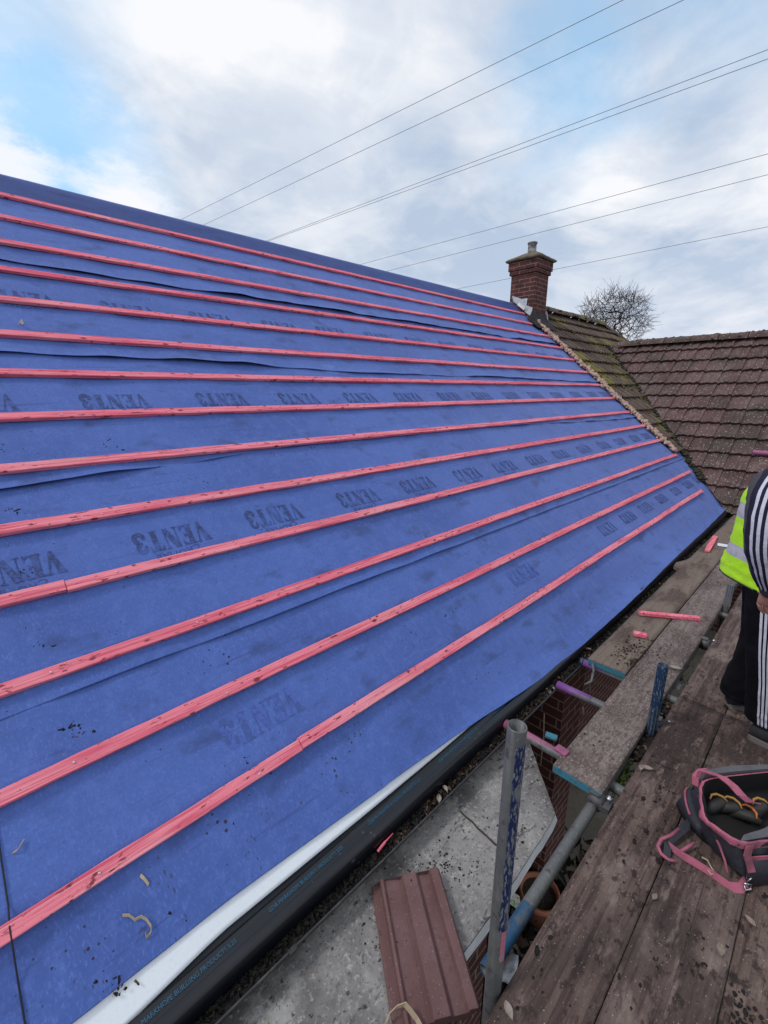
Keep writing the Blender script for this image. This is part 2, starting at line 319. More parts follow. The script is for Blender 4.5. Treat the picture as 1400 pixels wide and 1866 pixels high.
# ------------------------------------------------------------------ mesh helpers
ORG = {}
class MB:
    def __init__(s): s.v = []; s.f = []; s.m = []; s.t = []; s.sm = []
    def add(s, verts, faces, mi=0, tone=0.0, smooth=False):
        o = len(s.v); s.v += [Vector(p) for p in verts]
        for k, f in enumerate(faces):
            s.f.append([i+o for i in f]); s.m.append(mi[k] if isinstance(mi, list) else mi); s.t.append(tone); s.sm.append(smooth)
        return s
    def box(s, a, b, mi=0, M=None, tone=0.0):
        (x0, y0, z0), (x1, y1, z1) = a, b
        vs = [Vector(p) for p in ((x0, y0, z0), (x1, y0, z0), (x1, y1, z0), (x0, y1, z0), (x0, y0, z1), (x1, y0, z1), (x1, y1, z1), (x0, y1, z1))]
        if M: vs = [M @ p for p in vs]
        return s.add(vs, [(0, 3, 2, 1), (4, 5, 6, 7), (0, 1, 5, 4), (1, 2, 6, 5), (2, 3, 7, 6), (3, 0, 4, 7)], mi, tone)
    def rings(s, rings, mi=0, closed=True, cap=True, smooth=True, colmat=None, tone=0.0):
        n = len(rings[0]); vs = [p for r in rings for p in r]; fs = []; ms = []
        for i in range(len(rings)-1):
            for j in range(n if closed else n-1):
                k = (j+1) % n
                fs.append((i*n+j, i*n+k, (i+1)*n+k, (i+1)*n+j)); ms.append(colmat(i, j) if colmat else mi)
        if cap and closed:
            fs.append(tuple(range(n))[::-1]); ms.append(mi); fs.append(tuple((len(rings)-1)*n+j for j in range(n))); ms.append(mi)
        return s.add(vs, fs, ms, tone, smooth)
    def tube(s, path, rad, seg=12, mi=0, cap=True, tone=0.0):
        P = [Vector(p) for p in path]; rs = rad if isinstance(rad, (list, tuple)) else [rad]*len(P)
        rings = []; prev = None
        for i, p in enumerate(P):
            d = (P[min(i+1, len(P)-1)] - P[max(i-1, 0)]).normalized()
            a = prev - d*prev.dot(d) if prev else d.orthogonal()
            a.normalize(); prev = a; b = d.cross(a)
            rings.append([p + (a*math.cos(t) + b*math.sin(t))*rs[i] for t in [2*math.pi*k/seg for k in range(seg)]])
        return s.rings(rings, mi, True, cap, True, tone=tone)
    def ribbon(s, path, width_vecs, thick=.002, mi=0):
        """flat strap: path points with half width vectors; thickness along the local normal"""
        P = [Vector(p) for p in path]; rings = []
        for i, p in enumerate(P):
            d = (P[min(i+1, len(P)-1)] - P[max(i-1, 0)]).normalized()
            w = Vector(width_vecs[i] if isinstance(width_vecs, list) else width_vecs); n = d.cross(w).normalized()*thick
            rings.append([p - w - n, p + w - n, p + w + n, p - w + n])
        return s.rings(rings, mi, True, True, False)
    def blob(s, c, r, mi=0, jit=.3, sub=1, squash=(1, 1, 1), tone=0.0, M=None):
        bm = bmesh.new(); bmesh.ops.create_icosphere(bm, subdivisions=sub, radius=1)
        off = Vector((random.random()*50, random.random()*50, random.random()*50))
        vs = []
        for v in bm.verts:
            k = 1 + jit*2*noise.noise(v.co*1.3+off)
            q = Vector((v.co.x*squash[0], v.co.y*squash[1], v.co.z*squash[2]))*r*k
            vs.append(Vector(c) + (M @ q if M else q))
        fs = [[v.index for v in f.verts] for f in bm.faces]; bm.free()
        return s.add(vs, fs, mi, tone, True)
    def build(s, name, mats, parent=None, matrix=None, uv=False, bevel=0.0, smooth_all=False):
        org = ORG.get(parent.name, Vector()) if parent else Vector()
        me = bpy.data.meshes.new(name)
        me.from_pydata([v-org for v in s.v], [], s.f); me.validate()
        if not isinstance(mats, (list, tuple)): mats = [mats]
        for mm in mats: me.materials.append(MT[mm] if isinstance(mm, str) else mm)
        if len(me.polygons) == len(s.f):
            me.polygons.foreach_set('material_index', s.m)
            me.polygons.foreach_set('use_smooth', [True]*len(s.f) if smooth_all else s.sm)
            at = me.attributes.new('tone', 'FLOAT', 'FACE'); at.data.foreach_set('value', s.t)
        if uv:
            ul = me.uv_layers.new(name='uv')
            for p in me.polygons:
                nn = p.normal
                for li in p.loop_indices:
                    co = s.v[me.loops[li].vertex_index]
                    if abs(nn.y) >= max(abs(nn.x), abs(nn.z)): q = (co.x, co.z)
                    elif abs(nn.x) >= abs(nn.z): q = (co.y+.11, co.z)
                    else: q = (co.x, co.y)
                    ul.data[li].uv = q
        me.update()
        o = bpy.data.objects.new(name, me); COL.objects.link(o)
        if parent: o.parent = parent; ORG[o.name] = org
        if matrix: o.matrix_world = matrix
        if bevel:
            b = o.modifiers.new('bevel', 'BEVEL'); b.width = bevel; b.segments = 2; b.limit_method = 'ANGLE'
        return o
def tag(o, label=None, cat=None, group=None, kind=None):
    if label: o['label'] = label
    if cat: o['category'] = cat
    if group: o['group'] = group
    if kind: o['kind'] = kind
    return o
def thing(name, loc, label, cat, group=None):
    o = bpy.data.objects.new(name, None); o.empty_display_size = .1; COL.objects.link(o); o.location = loc
    ORG[o.name] = Vector(loc); return tag(o, label, cat, group)
def interp(x, pts):
    if x <= pts[0][0]: return pts[0][1]
    for (a, b), (c, d) in zip(pts, pts[1:]):
        if x <= c: return b + (d-b)*(x-a)/(c-a)
    return pts[-1][1]
def n1(x, y=0.0, z=0.0): return noise.noise(Vector((x, y, z)))

# ------------------------------------------------------------------ ground
GZ = -2.4
g = MB(); g.add([(-400, -400, GZ), (400, -400, GZ), (400, 400, GZ), (-400, 400, GZ)], [(0, 1, 2, 3)])
tag(g.build('ground', 'soil'), kind='structure')
g = MB(); g.add([(2.2, -.75, GZ+.006), (9, -.75, GZ+.006), (9, .15, GZ+.006), (2.2, .15, GZ+.006)], [(0, 1, 2, 3)])
tag(g.build('path', 'path'), kind='structure')

# ------------------------------------------------------------------ house
RIDGE_V = 4.85; RY, RZ = RIDGE_V*math.cos(PT), RIDGE_V*math.sin(PT)
XW = 8.45                                   # where the wing roof plane meets z = 0
def valley_u(v): return XW + v*math.cos(PT)
house = thing('house', (3, 2, GZ), 'brick house with half stripped roof, mossy tiles and tiled wing at right', 'house')
w = MB()
w.box((-3, .15, GZ), (10.5, 7.2, -.45))                       # main walls
w.box((8.55, -4.2, GZ), (14, .1495, -.36))                    # wing walls
w.add([(8.55, -4.2, -.36), (14, -4.2, -.36), (11.35, -4.2, 2.3)], [(0, 1, 2)])
w.build('wall', 'brick', house, uv=True)
pw = MB(); pw.box((2.70, -.37, GZ), (3.03, .147, -.42)); pw.build('brick_pier', 'brick', house, uv=True)
# main roof deck (under the membrane), back slope
dk = MB()
def rp(u, v, n): return Vector((u, v*math.cos(PT)-n*math.sin(PT), v*math.sin(PT)+n*math.cos(PT)))
dk.add([rp(-3, -.30, -.06), rp(8.5, -.30, -.06), rp(8.5, RIDGE_V-.03, -.06), rp(-3, RIDGE_V-.03, -.06)], [(0, 1, 2, 3)])
dk.build('roof_deck', 'felt', house)
bs = MB()
bs.add([(-3, RY, RZ-.04), (12.85, RY, RZ-.04), (12.85+3.9, 2*RY+.2, -.36), (-3, 2*RY+.2, -.36)], [(0, 1, 2, 3)])
bs.add([(12.85, RY, RZ-.04), (12.85+3.9, 2*RY+.2, -.36), (12.85+3.9, -.2, -.36)], [(0, 2, 1)])
bs.build('rear_roof_slope', 'tile', house)

def tile_profile(t):                         # t in 0..1 across one tile, height in metres
    return interp(t, [(0, -.008), (.07, -.008), (.10, .018), (.24, .020), (.30, .006), (.50, .005), (.56, .017), (.70, .018), (.76, .006), (.90, .004), (.94, -.004), (1, -.008)])
def tiled(mb, frame, u0, u1, courses, vclip, TW=.285, GA=.345, mi=0, seed=0, vtop=99):
    """interlocking tiles: a course is a rippled sheet whose lower edge stands proud of the course below"""
    SAM = [0, .07, .10, .24, .30, .40, .50, .56, .70, .76, .90, .94]
    nt_ = int((u1-u0)/TW)+1
    for ci, v0 in enumerate(courses):
        for k in range(nt_):
            rr = random.Random(seed*1000+ci*97+k); dz = rr.uniform(-.004, .006); tone = rr.random()**1.6; dv = rr.uniform(-.008, .008) + (-.03 if rr.random() < .012 else 0)
            cols = [(u0+(k+t)*TW, tile_profile(t)) for t in SAM] + [(u0+(k+1)*TW-.003, -.006)]
            pts = []
            for (u, h) in cols:
                lo, hi = vclip(u)
                a = max(v0+dv, lo); b = min(v0+GA+.03, hi, vtop)
                pts.append((u, h, a, b))
            for (p, q) in zip(pts, pts[1:]):
                if p[3]-p[2] < .01 and q[3]-q[2] < .01: continue
                def nn(v, h): return h + .046*(1-(v-v0)/GA) - .016 + dz
                A = frame(p[0], p[2], nn(p[2], p[1])); B = frame(q[0], q[2], nn(q[2], q[1]))
                Cc = frame(q[0], max(q[3], q[2]), nn(max(q[3], q[2]), q[1])); D = frame(p[0], max(p[3], p[2]), nn(max(p[3], p[2]), p[1]))
                A2 = frame(p[0], p[2]+.003, nn(p[2], p[1])-.032); B2 = frame(q[0], q[2]+.003, nn(q[2], q[1])-.032)
                mb.add([A, B, Cc, D, A2, B2], [(0, 1, 2, 3), (4, 5, 1, 0)], mi, tone)
    return mb
def main_clip(u):
    lo = (u-XW)/math.cos(PT)                 # valley
    hi = RIDGE_V-.05
    if u > 12.85: hi = RIDGE_V - (u-12.85)*.69
    if u > 11.3: lo = 3.5
    return max(lo, .72), hi
mr = MB(); tiled(mr, rp, 8.60, 15.0, [.68+.345*k for k in range(12)], main_clip, seed=1)
mr.build('tiled_roof', 'tile_mossy', house)
def wp(y, s, n): return Vector((XW + s*math.cos(PT) - n*math.sin(PT), y, s*math.sin(PT) + n*math.cos(PT)))
WR = 3.80
def wing_clip(y):
    yy = y
    return max(yy/math.cos(PT), -.45), WR
wr = MB(); tiled(wr, wp, -4.4, 3.0, [.727+.345*k for k in range(-4, 9)], wing_clip, seed=2)
wr.build('wing_roof', 'tile', house)
wb = MB(); XR, ZR = XW+WR*math.cos(PT), WR*math.sin(PT)
wb.add([(XR, -4.4, ZR-.02), (XR, 2.95, ZR-.02), (XR+3.3, 2.95, -.33), (XR+3.3, -4.4, -.33)], [(0, 1, 2, 3)])
wb.build('wing_rear_slope', 'tile', house)
# ridge tiles: half rounds in short lengths
def ridge(mb, A, B, r=.15, Lr=.45, drop=.05):
    A, B = Vector(A), Vector(B); d = (B-A); n_ = max(1, int(d.length/Lr)); d.normalize(); side = d.cross(Vector((0, 0, 1))).normalized(); up = side.cross(d)
    for i in range(n_):
        a = A + (B-A)*(i/n_); b = A + (B-A)*((i+1)/n_) - d*.008
        j = random.uniform(-.008, .008); rr = r*random.uniform(.97, 1.05)
        rings = []
        for p, q in ((a, rr), (a+(b-a)*.5, rr*1.0), (b, rr*1.03)):
            rings.append([p + side*math.cos(t)*q*1.15 + up*(math.sin(t)*q*.8 - drop + j) for t in [math.pi*k/8 for k in range(9)]])
        mb.rings(rings, 0, False, False, True, tone=random.random())
for A_, B_, m_ in (((8.98, RY, RZ+.02), (12.85, RY, RZ+.02), 'tile_mossy'), ((12.85, RY, RZ+.02), (13.95, RY-.60*1.0, RZ-.62), 'tile_mossy'), ((XR, 2.62, ZR+.02), (XR, -4.4, ZR+.02), 'tile')):
    rt = MB(); ridge(rt, A_, B_); rt.build('ridge_tiles', m_, house)
# wing eaves gutter and fascia
wf = MB()
wf.box((8.16, -4.3, -.41), (8.20, -.47, -.33)); wf.tube([(8.10, -4.3, -.37), (8.10, -.47, -.37)], .05, 10)
wf.build('wing_gutter', 'gutter', house)
wsf = MB(); wsf.box((8.205, -4.3, -.45), (8.57, -.30, -.415)); wsf.build('wing_soffit', 'whitepaint', house)
# chimney
ch = MB(); CX0, CX1, CY0, CY1 = 8.50, 9.0, 3.27, 3.79
ch.box((CX0, CY0, 2.2), (CX1, CY1, 3.615)); st = ch.build('chimney', 'chimbrick', house, uv=True, bevel=.006)
co = MB(); co.box((CX0-.03, CY0-.03, 3.616), (CX1+.03, CY1+.03, 3.69)); co.box((CX0-.05, CY0-.05, 3.691), (CX1+.05, CY1+.05, 3.845))
co.build('corbel', 'chimbrick', st, uv=True, bevel=.006)
fl = MB(); rings = []
for (e, z) in ((.085, 3.847), (.10, 3.875), (.06, 3.91), (-.05, 3.965), (-.15, 4.01)):
    rg = []
    for k in range(24):
        t = 2*math.pi*k/24; x = math.cos(t); y = math.sin(t); s_ = max(abs(x), abs(y)); x, y = x/s_, y/s_
        jj = .030*n1(k*.9, z*9)
        rg.append(((CX0+CX1)/2 + x*((CX1-CX0)/2+e+jj), (CY0+CY1)/2 + y*((CY1-CY0)/2+e+jj), z+.022*n1(k*1.3, 7, z*5)))
    rings.append(rg)
fl.rings(rings, 0, True, True, True); fl.build('flaunching', 'flaunch', st)
po = MB(); pc = ((CX0+CX1)/2, (CY0+CY1)/2)
po.rings([[(pc[0]+r*math.cos(t), pc[1]+r*math.sin(t), z) for t in [2*math.pi*k/20 for k in range(20)]] for r, z in ((.085, 3.98), (.08, 4.05), (.078, 4.17), (.092, 4.175), (.092, 4.20), (.07, 4.20), (.06, 4.05))], 0, True, True, True)
po.build('pot', 'pot', st)
def sheet(mb, pts, th=.004, mi=0):
    P = [Vector(p) for p in pts]; n = (P[1]-P[0]).cross(P[2]-P[0]).normalized()*th
    k = len(P); mb.add([p for p in P]+[p+n for p in P], [tuple(range(k))[::-1], tuple(range(k, 2*k))]+[(i, (i+1) % k, k+(i+1) % k, k+i) for i in range(k)], mi)
zf = lambda y: y*math.tan(PT)
ff = MB(); sheet(ff, [(8.492, 3.70, zf(3.70)+.02), (8.492, 3.42, zf(3.42)+.07), (8.490, 3.40, zf(3.40)+.30), (8.490, 3.52, zf(3.52)+.20), (8.488, 3.74, zf(3.74)+.10)], .004); ff.build('flashing', 'lead', st)
ff = MB(); sheet(ff, [(8.484, 3.44, zf(3.44)+.03), (8.47, 3.28, zf(3.28)+.06), (8.482, 3.275, zf(3.28)+.22), (8.482, 3.42, zf(3.42)+.16)], .004); ff.build('flashing', 'lead', st)
ff = MB(); sheet(ff, [(8.47, 3.60, zf(3.60)+.03), (8.43, 3.42, zf(3.42)+.06), (8.486, 3.44, zf(3.44)+.11), (8.486, 3.58, zf(3.58)+.10)], .004); ff.build('flashing', 'lead', st)
ff = MB(); sheet(ff, [(9.006, 3.26, zf(3.27)-.02), (9.05, 3.20, zf(3.2)+.02), (9.02, 3.25, zf(3.27)+.22), (9.006, 3.30, zf(3.30)+.22)], .004); ff.build('flashing', 'lead', st)
ap = MB(); rings = []
for i in range(13):
    x = 8.30 + .76*i/12; e = .03*n1(i*.8, 2); hh = .17+.03*n1(i*.6, 5) if x > 8.42 else .05
    rings.append([(x, 3.262-.003*i % .02, zf(3.262)+hh), (x, 3.24+e*.3, zf(3.24)+hh*.65), (x, 3.16+e, zf(3.16)+.05+abs(e)), (x, 3.03+e, zf(3.03)+.045+e*.5), (x, 3.03+e, zf(3.03)+.03+e*.5), (x, 3.18, zf(3.18)+.01), (x, 3.268, zf(3.268)+.01)])
ap.rings(rings, 0, True, True, True); ap.build('apron', 'felt', st)
# eaves: fascia and soffit behind the gutter
fb = MB(); fb.box((-3, -.262, -.46), (8.2, -.240, -.285)); fb.box((-3, -.2395, -.46), (8.2, .149, -.452)); fb.build('fascia', 'soffit', house)

# moss on the old roof, lumpy and uncountable
ms = MB()
for _ in range(2200):
    u = random.uniform(8.8, 11.4); lo, hi = main_clip(u)
    t = random.random()
    v = lo + abs(random.gauss(0, .35)) if random.random() < .55 else random.uniform(lo, min(hi, 4.3))
    if v < .9 or v > hi-.1: continue
    if n1(u*.9, v*.9, 3) + random.uniform(-.3, .3) < -.02: continue
    k = round((v-.68)/.345); vv = .68+.345*k + random.uniform(.0, .05) if random.random() < .6 else v
    ms.blob(rp(u, vv, .018), random.uniform(.008, .028), 0, .35, 1, (1, 1, .5), M=RF.to_3x3())
tag(ms.build('moss', 'moss'), 'yellow green moss growing over the old tiles by the valley', 'moss', kind='stuff')
vm = MB()
for k in range(1100):
    v = random.uniform(.1, 3.75); u = valley_u(v) + random.gauss(-.02, .05)
    vm.blob((u, v*math.cos(PT)+random.gauss(0, .02), v*math.sin(PT)+.015), random.uniform(.012, .05), 0, .4, 1, (1, 1, .5))
tag(vm.build('valley_debris', 'darkmoss'), 'dark moss and dirt packed along the valley between the two roofs', 'debris', kind='stuff')

rm = MB()
for A_, B_, n_ in (((8.98, RY, RZ+.09), (12.85, RY, RZ+.09), 220), ((XR, 2.5, ZR+.09), (XR, -2.5, ZR+.09), 420)):
    for _ in range(n_):
        p = Vector(A_).lerp(Vector(B_), random.random()); dx = random.gauss(0, .07)
        o_ = Vector((0, dx, -abs(dx)*.55)) if A_[1] == B_[1] else Vector((dx, 0, -abs(dx)*.55))
        rm.blob(p+o_, random.uniform(.012, .045), 0, .5, 1, (1, 1, .55))
tag(rm.build('ridge_moss', 'darkmoss'), 'dark moss lumps along the old ridge tiles', 'moss', kind='stuff')

# ------------------------------------------------------------------ blue membrane sheets
MN = -.018
def u_end(v): return interp(v, [(-.6, 8.25), (-.45, 8.36), (-.38, 8.52), (-.24, 8.74), (-.05, 8.66), (.05, 8.62), (.4, 8.71), (.76, 8.92), (.80, 8.57), (5, 8.54)])
VD = -.335                                    # below this the sheet leaves the roof plane and lies on the eaves tray
YD, ZD = VD*math.cos(PT)-MN*math.sin(PT), VD*math.sin(PT)+MN*math.cos(PT)
SL = math.tan(R(24)); NP = Vector((0, -SL, 1)); CP = NP.dot(Vector((0, YD, ZD)))
edge_px = [(-300, 2185), (135, 1866), (420, 1640), (620, 1494), (830, 1340), (990, 1232), (1080, 1160), (1160, 1088), (1240, 1008), (1290, 962), (1325, 927)]
edge_pts = []
for q in edge_px:
    a, b = uv_roof(*q)
    if b < VD:
        p = on(q[0], q[1], NP, CP); edge_pts.append((p.x, VD + (p.y-YD)/math.cos(R(24))))
    else: edge_pts.append((a, b))
edge_pts.sort()
def edge_v(u): return interp(u, edge_pts)
LAPS = [None,
        lambda u: .592+.008*n1(u*1.7, 1), 
        lambda u: interp(u, [(0, 1.603), (1.57, 1.69), (3.34, 1.722), (5.6, 1.66), (7.8, 1.59)])+.01*n1(u*1.5, 4),
        lambda u: interp(u, [(0, 2.602), (1.55, 2.585), (3.2, 2.525), (5, 2.54), (8, 2.5)])+.012*n1(u*1.2, 8),
        lambda u: 3.56+.018*n1(u*1.1, 12)]
def lap(i, u): return edge_v(u) if i == 0 else LAPS[i](u)
LIFT = [.0, .008, .024, .028, .032]
def mem_n(i, u, v):
    d = v - lap(i, u)
    rk = 1.0 if i < 4 or v < 4.3 else max(.12, 1-(v-4.3)/.45)
    n = MN + rk*(.006*n1(u*2.1, v*2.6, i) + .0035*n1(u*6, v*7, i+5) + .004*n1(u*5+v*4, (v-u)*.8, i+11) - .003*math.sin(u*math.pi/.45)**2)
    if i:
        li = max(.002, LIFT[i]*(.55 + .9*n1(u*.75+i*3.1, i*7.7)) + LIFT[i]*.8*n1(u*2.6, i))
        n += li*math.exp(-d/.05) + .003
    if d > .93: n -= .003
    return n
def mem_p(i, u, v):
    n = mem_n(i, u, v)
    if v >= VD or i: return Vector((u, v, n))
    y = YD + (v-VD)*math.cos(R(24)); z = ZD + (v-VD)*math.sin(R(24)) + (n-MN) + .004*n1(u*3, v*8, 30)
    return Vector((u, y*math.cos(PT)+z*math.sin(PT), -y*math.sin(PT)+z*math.cos(PT)))
SHEET = []
LAB = ['lowest blue membrane sheet, hanging over the black tray at the eaves', 'second blue membrane sheet up from the eaves, printed band hidden under pink battens',
       'middle blue membrane sheet with the clearest row of upside down lettering', 'blue membrane sheet second below the ridge with lifted wavy lower edge', 'topmost blue membrane sheet, folded over the roof ridge']
LAB[1] = 'second blue membrane sheet up from the eaves, lettered VENT3 with scuffs'
tops = [None]*5
for i in range(5):
    mb = MB(); NU, rows = 260, []
    offs = [0, .004, .012, .025, .045, .075, .11, .16, .23, .31, .40, .5, .6, .7, .8, .9, 1.0]
    u0 = -2.6
    for k, o_ in enumerate(offs):
        row = []
        for j in range(NU+1):
            t = j/NU; u = u0 + t*(8.6-u0)
            L0 = lap(i, u); L1 = (lap(i+1, u)+.09) if i < 4 else RIDGE_V
            v = L0 + o_*(L1-L0) if i == 0 or o_ > .2 else L0 + o_*(L1-L0)
            ue = u_end(v); uu = u0 + t*(ue-u0)
            row.append(mem_p(i, uu, v))
        rows.append(row)
    if i == 4:                                # over the ridge and down the far side
        row2 = [Vector((p.x, p.y+.02, p.z+.004)) for p in rows[-1]]; rows.append(row2)
        row3 = [Vector((p.x, p.y+.05, p.z-.30)) for p in rows[-1]]; rows.append(row3)
    n_ = NU+1
    mb.rings(rows, 0, False, False, True)
    o = mb.build('roofing_membrane', 'membrane', matrix=RF.copy())
    sol = o.modifiers.new('thickness', 'SOLIDIFY'); sol.thickness = .0012; sol.offset = -1
    tag(o, LAB[i], 'membrane', 'blue roofing membrane sheets lapped up the roof'); SHEET.append(o)

rf = MB(); rows = []  # separate strip of darker blue along the top of the uppermost sheet
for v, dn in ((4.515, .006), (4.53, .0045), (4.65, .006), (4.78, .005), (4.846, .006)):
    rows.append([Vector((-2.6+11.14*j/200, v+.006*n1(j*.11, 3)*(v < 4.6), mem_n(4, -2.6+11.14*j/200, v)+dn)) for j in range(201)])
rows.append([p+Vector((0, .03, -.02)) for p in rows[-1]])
rf.rings(rows, 0, False, False, True); o = rf.build('ridge_strip', 'membrane_dark', SHEET[4]); o.matrix_parent_inverse = Matrix.Identity(4)
# lettering, printed upside down on the sheets
def arcpoly(cx, cy, r0, r1, a0, a1, n=10, sx=1.0, thin=None):
    out = []
    for k in range(n):
        A, B = R(a0+(a1-a0)*k/n), R(a0+(a1-a0)*(k+1)/n)
        def rr(a): 
            w_ = abs(math.cos(a))*.5+.5 if thin else 1
            return r1-(r1-r0)*w_
        out.append([(cx+sx*rr(A)*math.cos(A), cy+rr(A)*math.sin(A)), (cx+sx*r1*math.cos(A), cy+r1*math.sin(A)), (cx+sx*r1*math.cos(B), cy+r1*math.sin(B)), (cx+sx*rr(B)*math.cos(B), cy+rr(B)*math.sin(B))])
    return out
def rect(x0, y0, x1, y1): return [(x0, y0), (x1, y0), (x1, y1), (x0, y1)]
GL = {
 'V': ([[(.03, .97), (.38, .97), (.58, .0), (.44, .0)], [(.70, .97), (.78, .97), (.57, .0), (.50, .15)], rect(0, .94, .42, 1), rect(.6, .94, .9, 1)], .92),
 'E': ([rect(.08, .0, .38, 1), rect(0, .93, .74, 1), rect(0, 0, .74, .07), rect(.35, .47, .55, .53), [(.72, .94), (.72, .70), (.66, .82), (.52, .94)], [(.72, .06), (.72, .32), (.66, .18), (.52, .06)], rect(.50, .38, .56, .62)], .82),
 'N': ([rect(.12, 0, .18, .95), [(.04, 1), (.40, 1), (.86, 0), (.58, 0)], rect(.76, .05, .82, 1), rect(.02, 0, .30, .05), rect(.66, .95, .94, 1)], 1.0),
 'T': ([rect(.24, 0, .54, 1), rect(0, .94, .77, 1), [(0, .94), (0, .68), (.06, .80), (.2, .94)], [(.77, .94), (.77, .68), (.71, .80), (.57, .94)], rect(.17, 0, .60, .05)], .86),
 '3': (arcpoly(.30, .73, .10, .28, -90, 165, 12, 1.15) + arcpoly(.32, .25, .10, .32, -170, 90, 14, 1.15) + arcpoly(.10, .72, 0, .10, 0, 360, 8) + arcpoly(.10, .22, 0, .12, 0, 360, 8) + [rect(.22, .46, .42, .54)], .74)}
def word_polys(text, h, gap=.02):
    x = 0; out = []
    for c in text:
        polys, wd_ = GL[c]
        for p in polys: out.append([((x+a*h*.68), b*h) for a, b in p])
        x += wd_*h*.68 + gap*h*.5
    return out, x
def text_polys(text, size):
    cu = bpy.data.curves.new('t', 'FONT'); cu.body = text; cu.size = size; cu.resolution_u = 2
    ob = bpy.data.objects.new('t', cu); COL.objects.link(ob); dg = bpy.context.evaluated_depsgraph_get(); dg.update()
    me = ob.evaluated_get(dg).to_mesh(); out = [[tuple(me.vertices[v].co[:2]) for v in p.vertices] for p in me.polygons]
    ob.evaluated_get(dg).to_mesh_clear(); bpy.data.objects.remove(ob); bpy.data.curves.remove(cu)
    mxx = max(p[0] for q in out for p in q); return out, mxx
CRO, crw = text_polys('CROMAR', .052)
VP, vw = word_polys('VENT3', .125)
def subdiv(poly):
    if len(poly) == 4: 
        a, b, c, d = [Vector((*p, 0)) for p in poly]; out = []
        n = 3; g_ = [[(a.lerp(b, i/n)).lerp(d.lerp(c, i/n), j/n) for i in range(n+1)] for j in range(n+1)]
        for j in range(n):
            for i in range(n): out.append([tuple(q[:2]) for q in (g_[j][i], g_[j][i+1], g_[j+1][i+1], g_[j+1][i])])
        return out
    return [poly]
def stamp(mb, i, uc, vc, polys, width, h, sc_=1.0, faint=False, arc=0.0, lift=.0018):
    for p in polys:
        for q in subdiv(p) if len(p) == 4 else [p]:
            pts = []
            for (x, y) in q:
                x, y = (x-width/2)*sc_, (y-h/2)*sc_ + arc*(1-(2*(x-width/2)/width)**2)
                P = mem_p(i, uc-x, vc-y); pts.append(P + Vector((0, 0, lift)))
            mb.add(pts, [tuple(range(len(pts)))], 1 if faint else 0)
words = {1: (1.175, [.09-.645, .09, .73, 1.32, 1.98, 2.60, 3.26, 3.87, 4.51, 5.10, 5.76, 6.4, 7.0, 7.65, 8.2]),
         2: (2.19, [-.52, .12, .76, 1.42, 2.05, 2.69, 3.31, 3.96, 4.58, 5.22, 5.86, 6.5, 7.15, 7.75, 8.3]),
         3: (3.165, [-.1, .5, 1.12, 1.74, 2.38, 2.97, 3.61, 4.25, 4.87, 5.5, 6.15, 6.8, 7.4, 8.05]),
         0: (.185, [.76, 2.97, 4.67, 5.27, 5.88, 6.52, 7.20, 7.85, 8.42])}
for i, (vv, us) in words.items():
    mb = MB()
    for k, u in enumerate(us):
        ft = (i == 0 and u < 4)
        stamp(mb, i, u, vv+.004*n1(k*3.3), VP, vw, .125, .98, ft)
        if not ft and u < 4 and i: stamp(mb, i, u, vv-.082, CRO, crw, .04, 1.0, False, .018, .0015)
    lo = mb.build('lettering', ['print', 'faint'], SHEET[i]); lo.matrix_parent_inverse = Matrix.Identity(4)

# white strip showing below the blue edge
ws = MB(); rows = []
SE_N = -.030
low_pts = sorted((lambda p: (p.x, (RF.inverted() @ p).y))(on(x, y, RN, SE_N)) for x, y in ((-300, 2395), (235, 1866), (400, 1703), (600, 1538), (768, 1400)))
for f_, n in ((0, -.034), (.5, -.031), (.92, -.029), (1.0, -.030), (1.0, -.041)):
    row = []
    for j in range(161):
        u = -2.6+10.8*j/160; vl = interp(u, low_pts)
        row.append(Vector((u, -.20+(vl+.20)*f_+.002*n1(j*.2), n+.0012*n1(j*.3, f_*9))))
    rows.append(row)
ws.rings(rows, 0, False, False, True)
o = ws.build('eaves_strip', 'white_membrane', matrix=RF.copy()); tag(o, 'white membrane strip peeping out between blue sheet and black tray', 'strip')

# ------------------------------------------------------------------ battens
bl = ['lowest pink batten on the blue roof, nearest the gutter', 'second pink batten up from the gutter', 'third pink batten up from the gutter, just below the lowest lap line',
      'fourth pink batten up, right below the large lower row of VENT3 lettering', 'fifth pink batten up, right above the large lower row of VENT3 lettering', 'sixth pink batten up from the gutter, below it the lap edge casts a dark line',
      'seventh pink batten up, right under the middle row of VENT3 lettering', 'eighth pink batten up, right above the middle row of VENT3 lettering', 'ninth pink batten up, just above the wavy lap edge',
      'tenth pink batten up, covering the upper row of VENT3 lettering', 'fifth pink batten down from the ridge, just above the upper row of lettering'.replace('fifth', 'fourth'), 'third pink batten down from the ridge', 'second pink batten down from the ridge', 'topmost pink batten, close under the ridge']
ends = [8.04, 8.38, 8.56, 8.50, 8.52, 8.48, 8.53, 8.44, 8.48, 8.54, 8.57, 8.52, 8.56, 8.46]
pieces = []
for k in range(14):
    if k == 0: pieces += [(k, -2.6, .843, 0), (k, .846, ends[k], 1)]
    elif k == 3: pieces += [(k, -2.6, .245, 1), (k, .248, ends[k], 0)]
    else: pieces.append((k, -2.6, ends[k], 0))
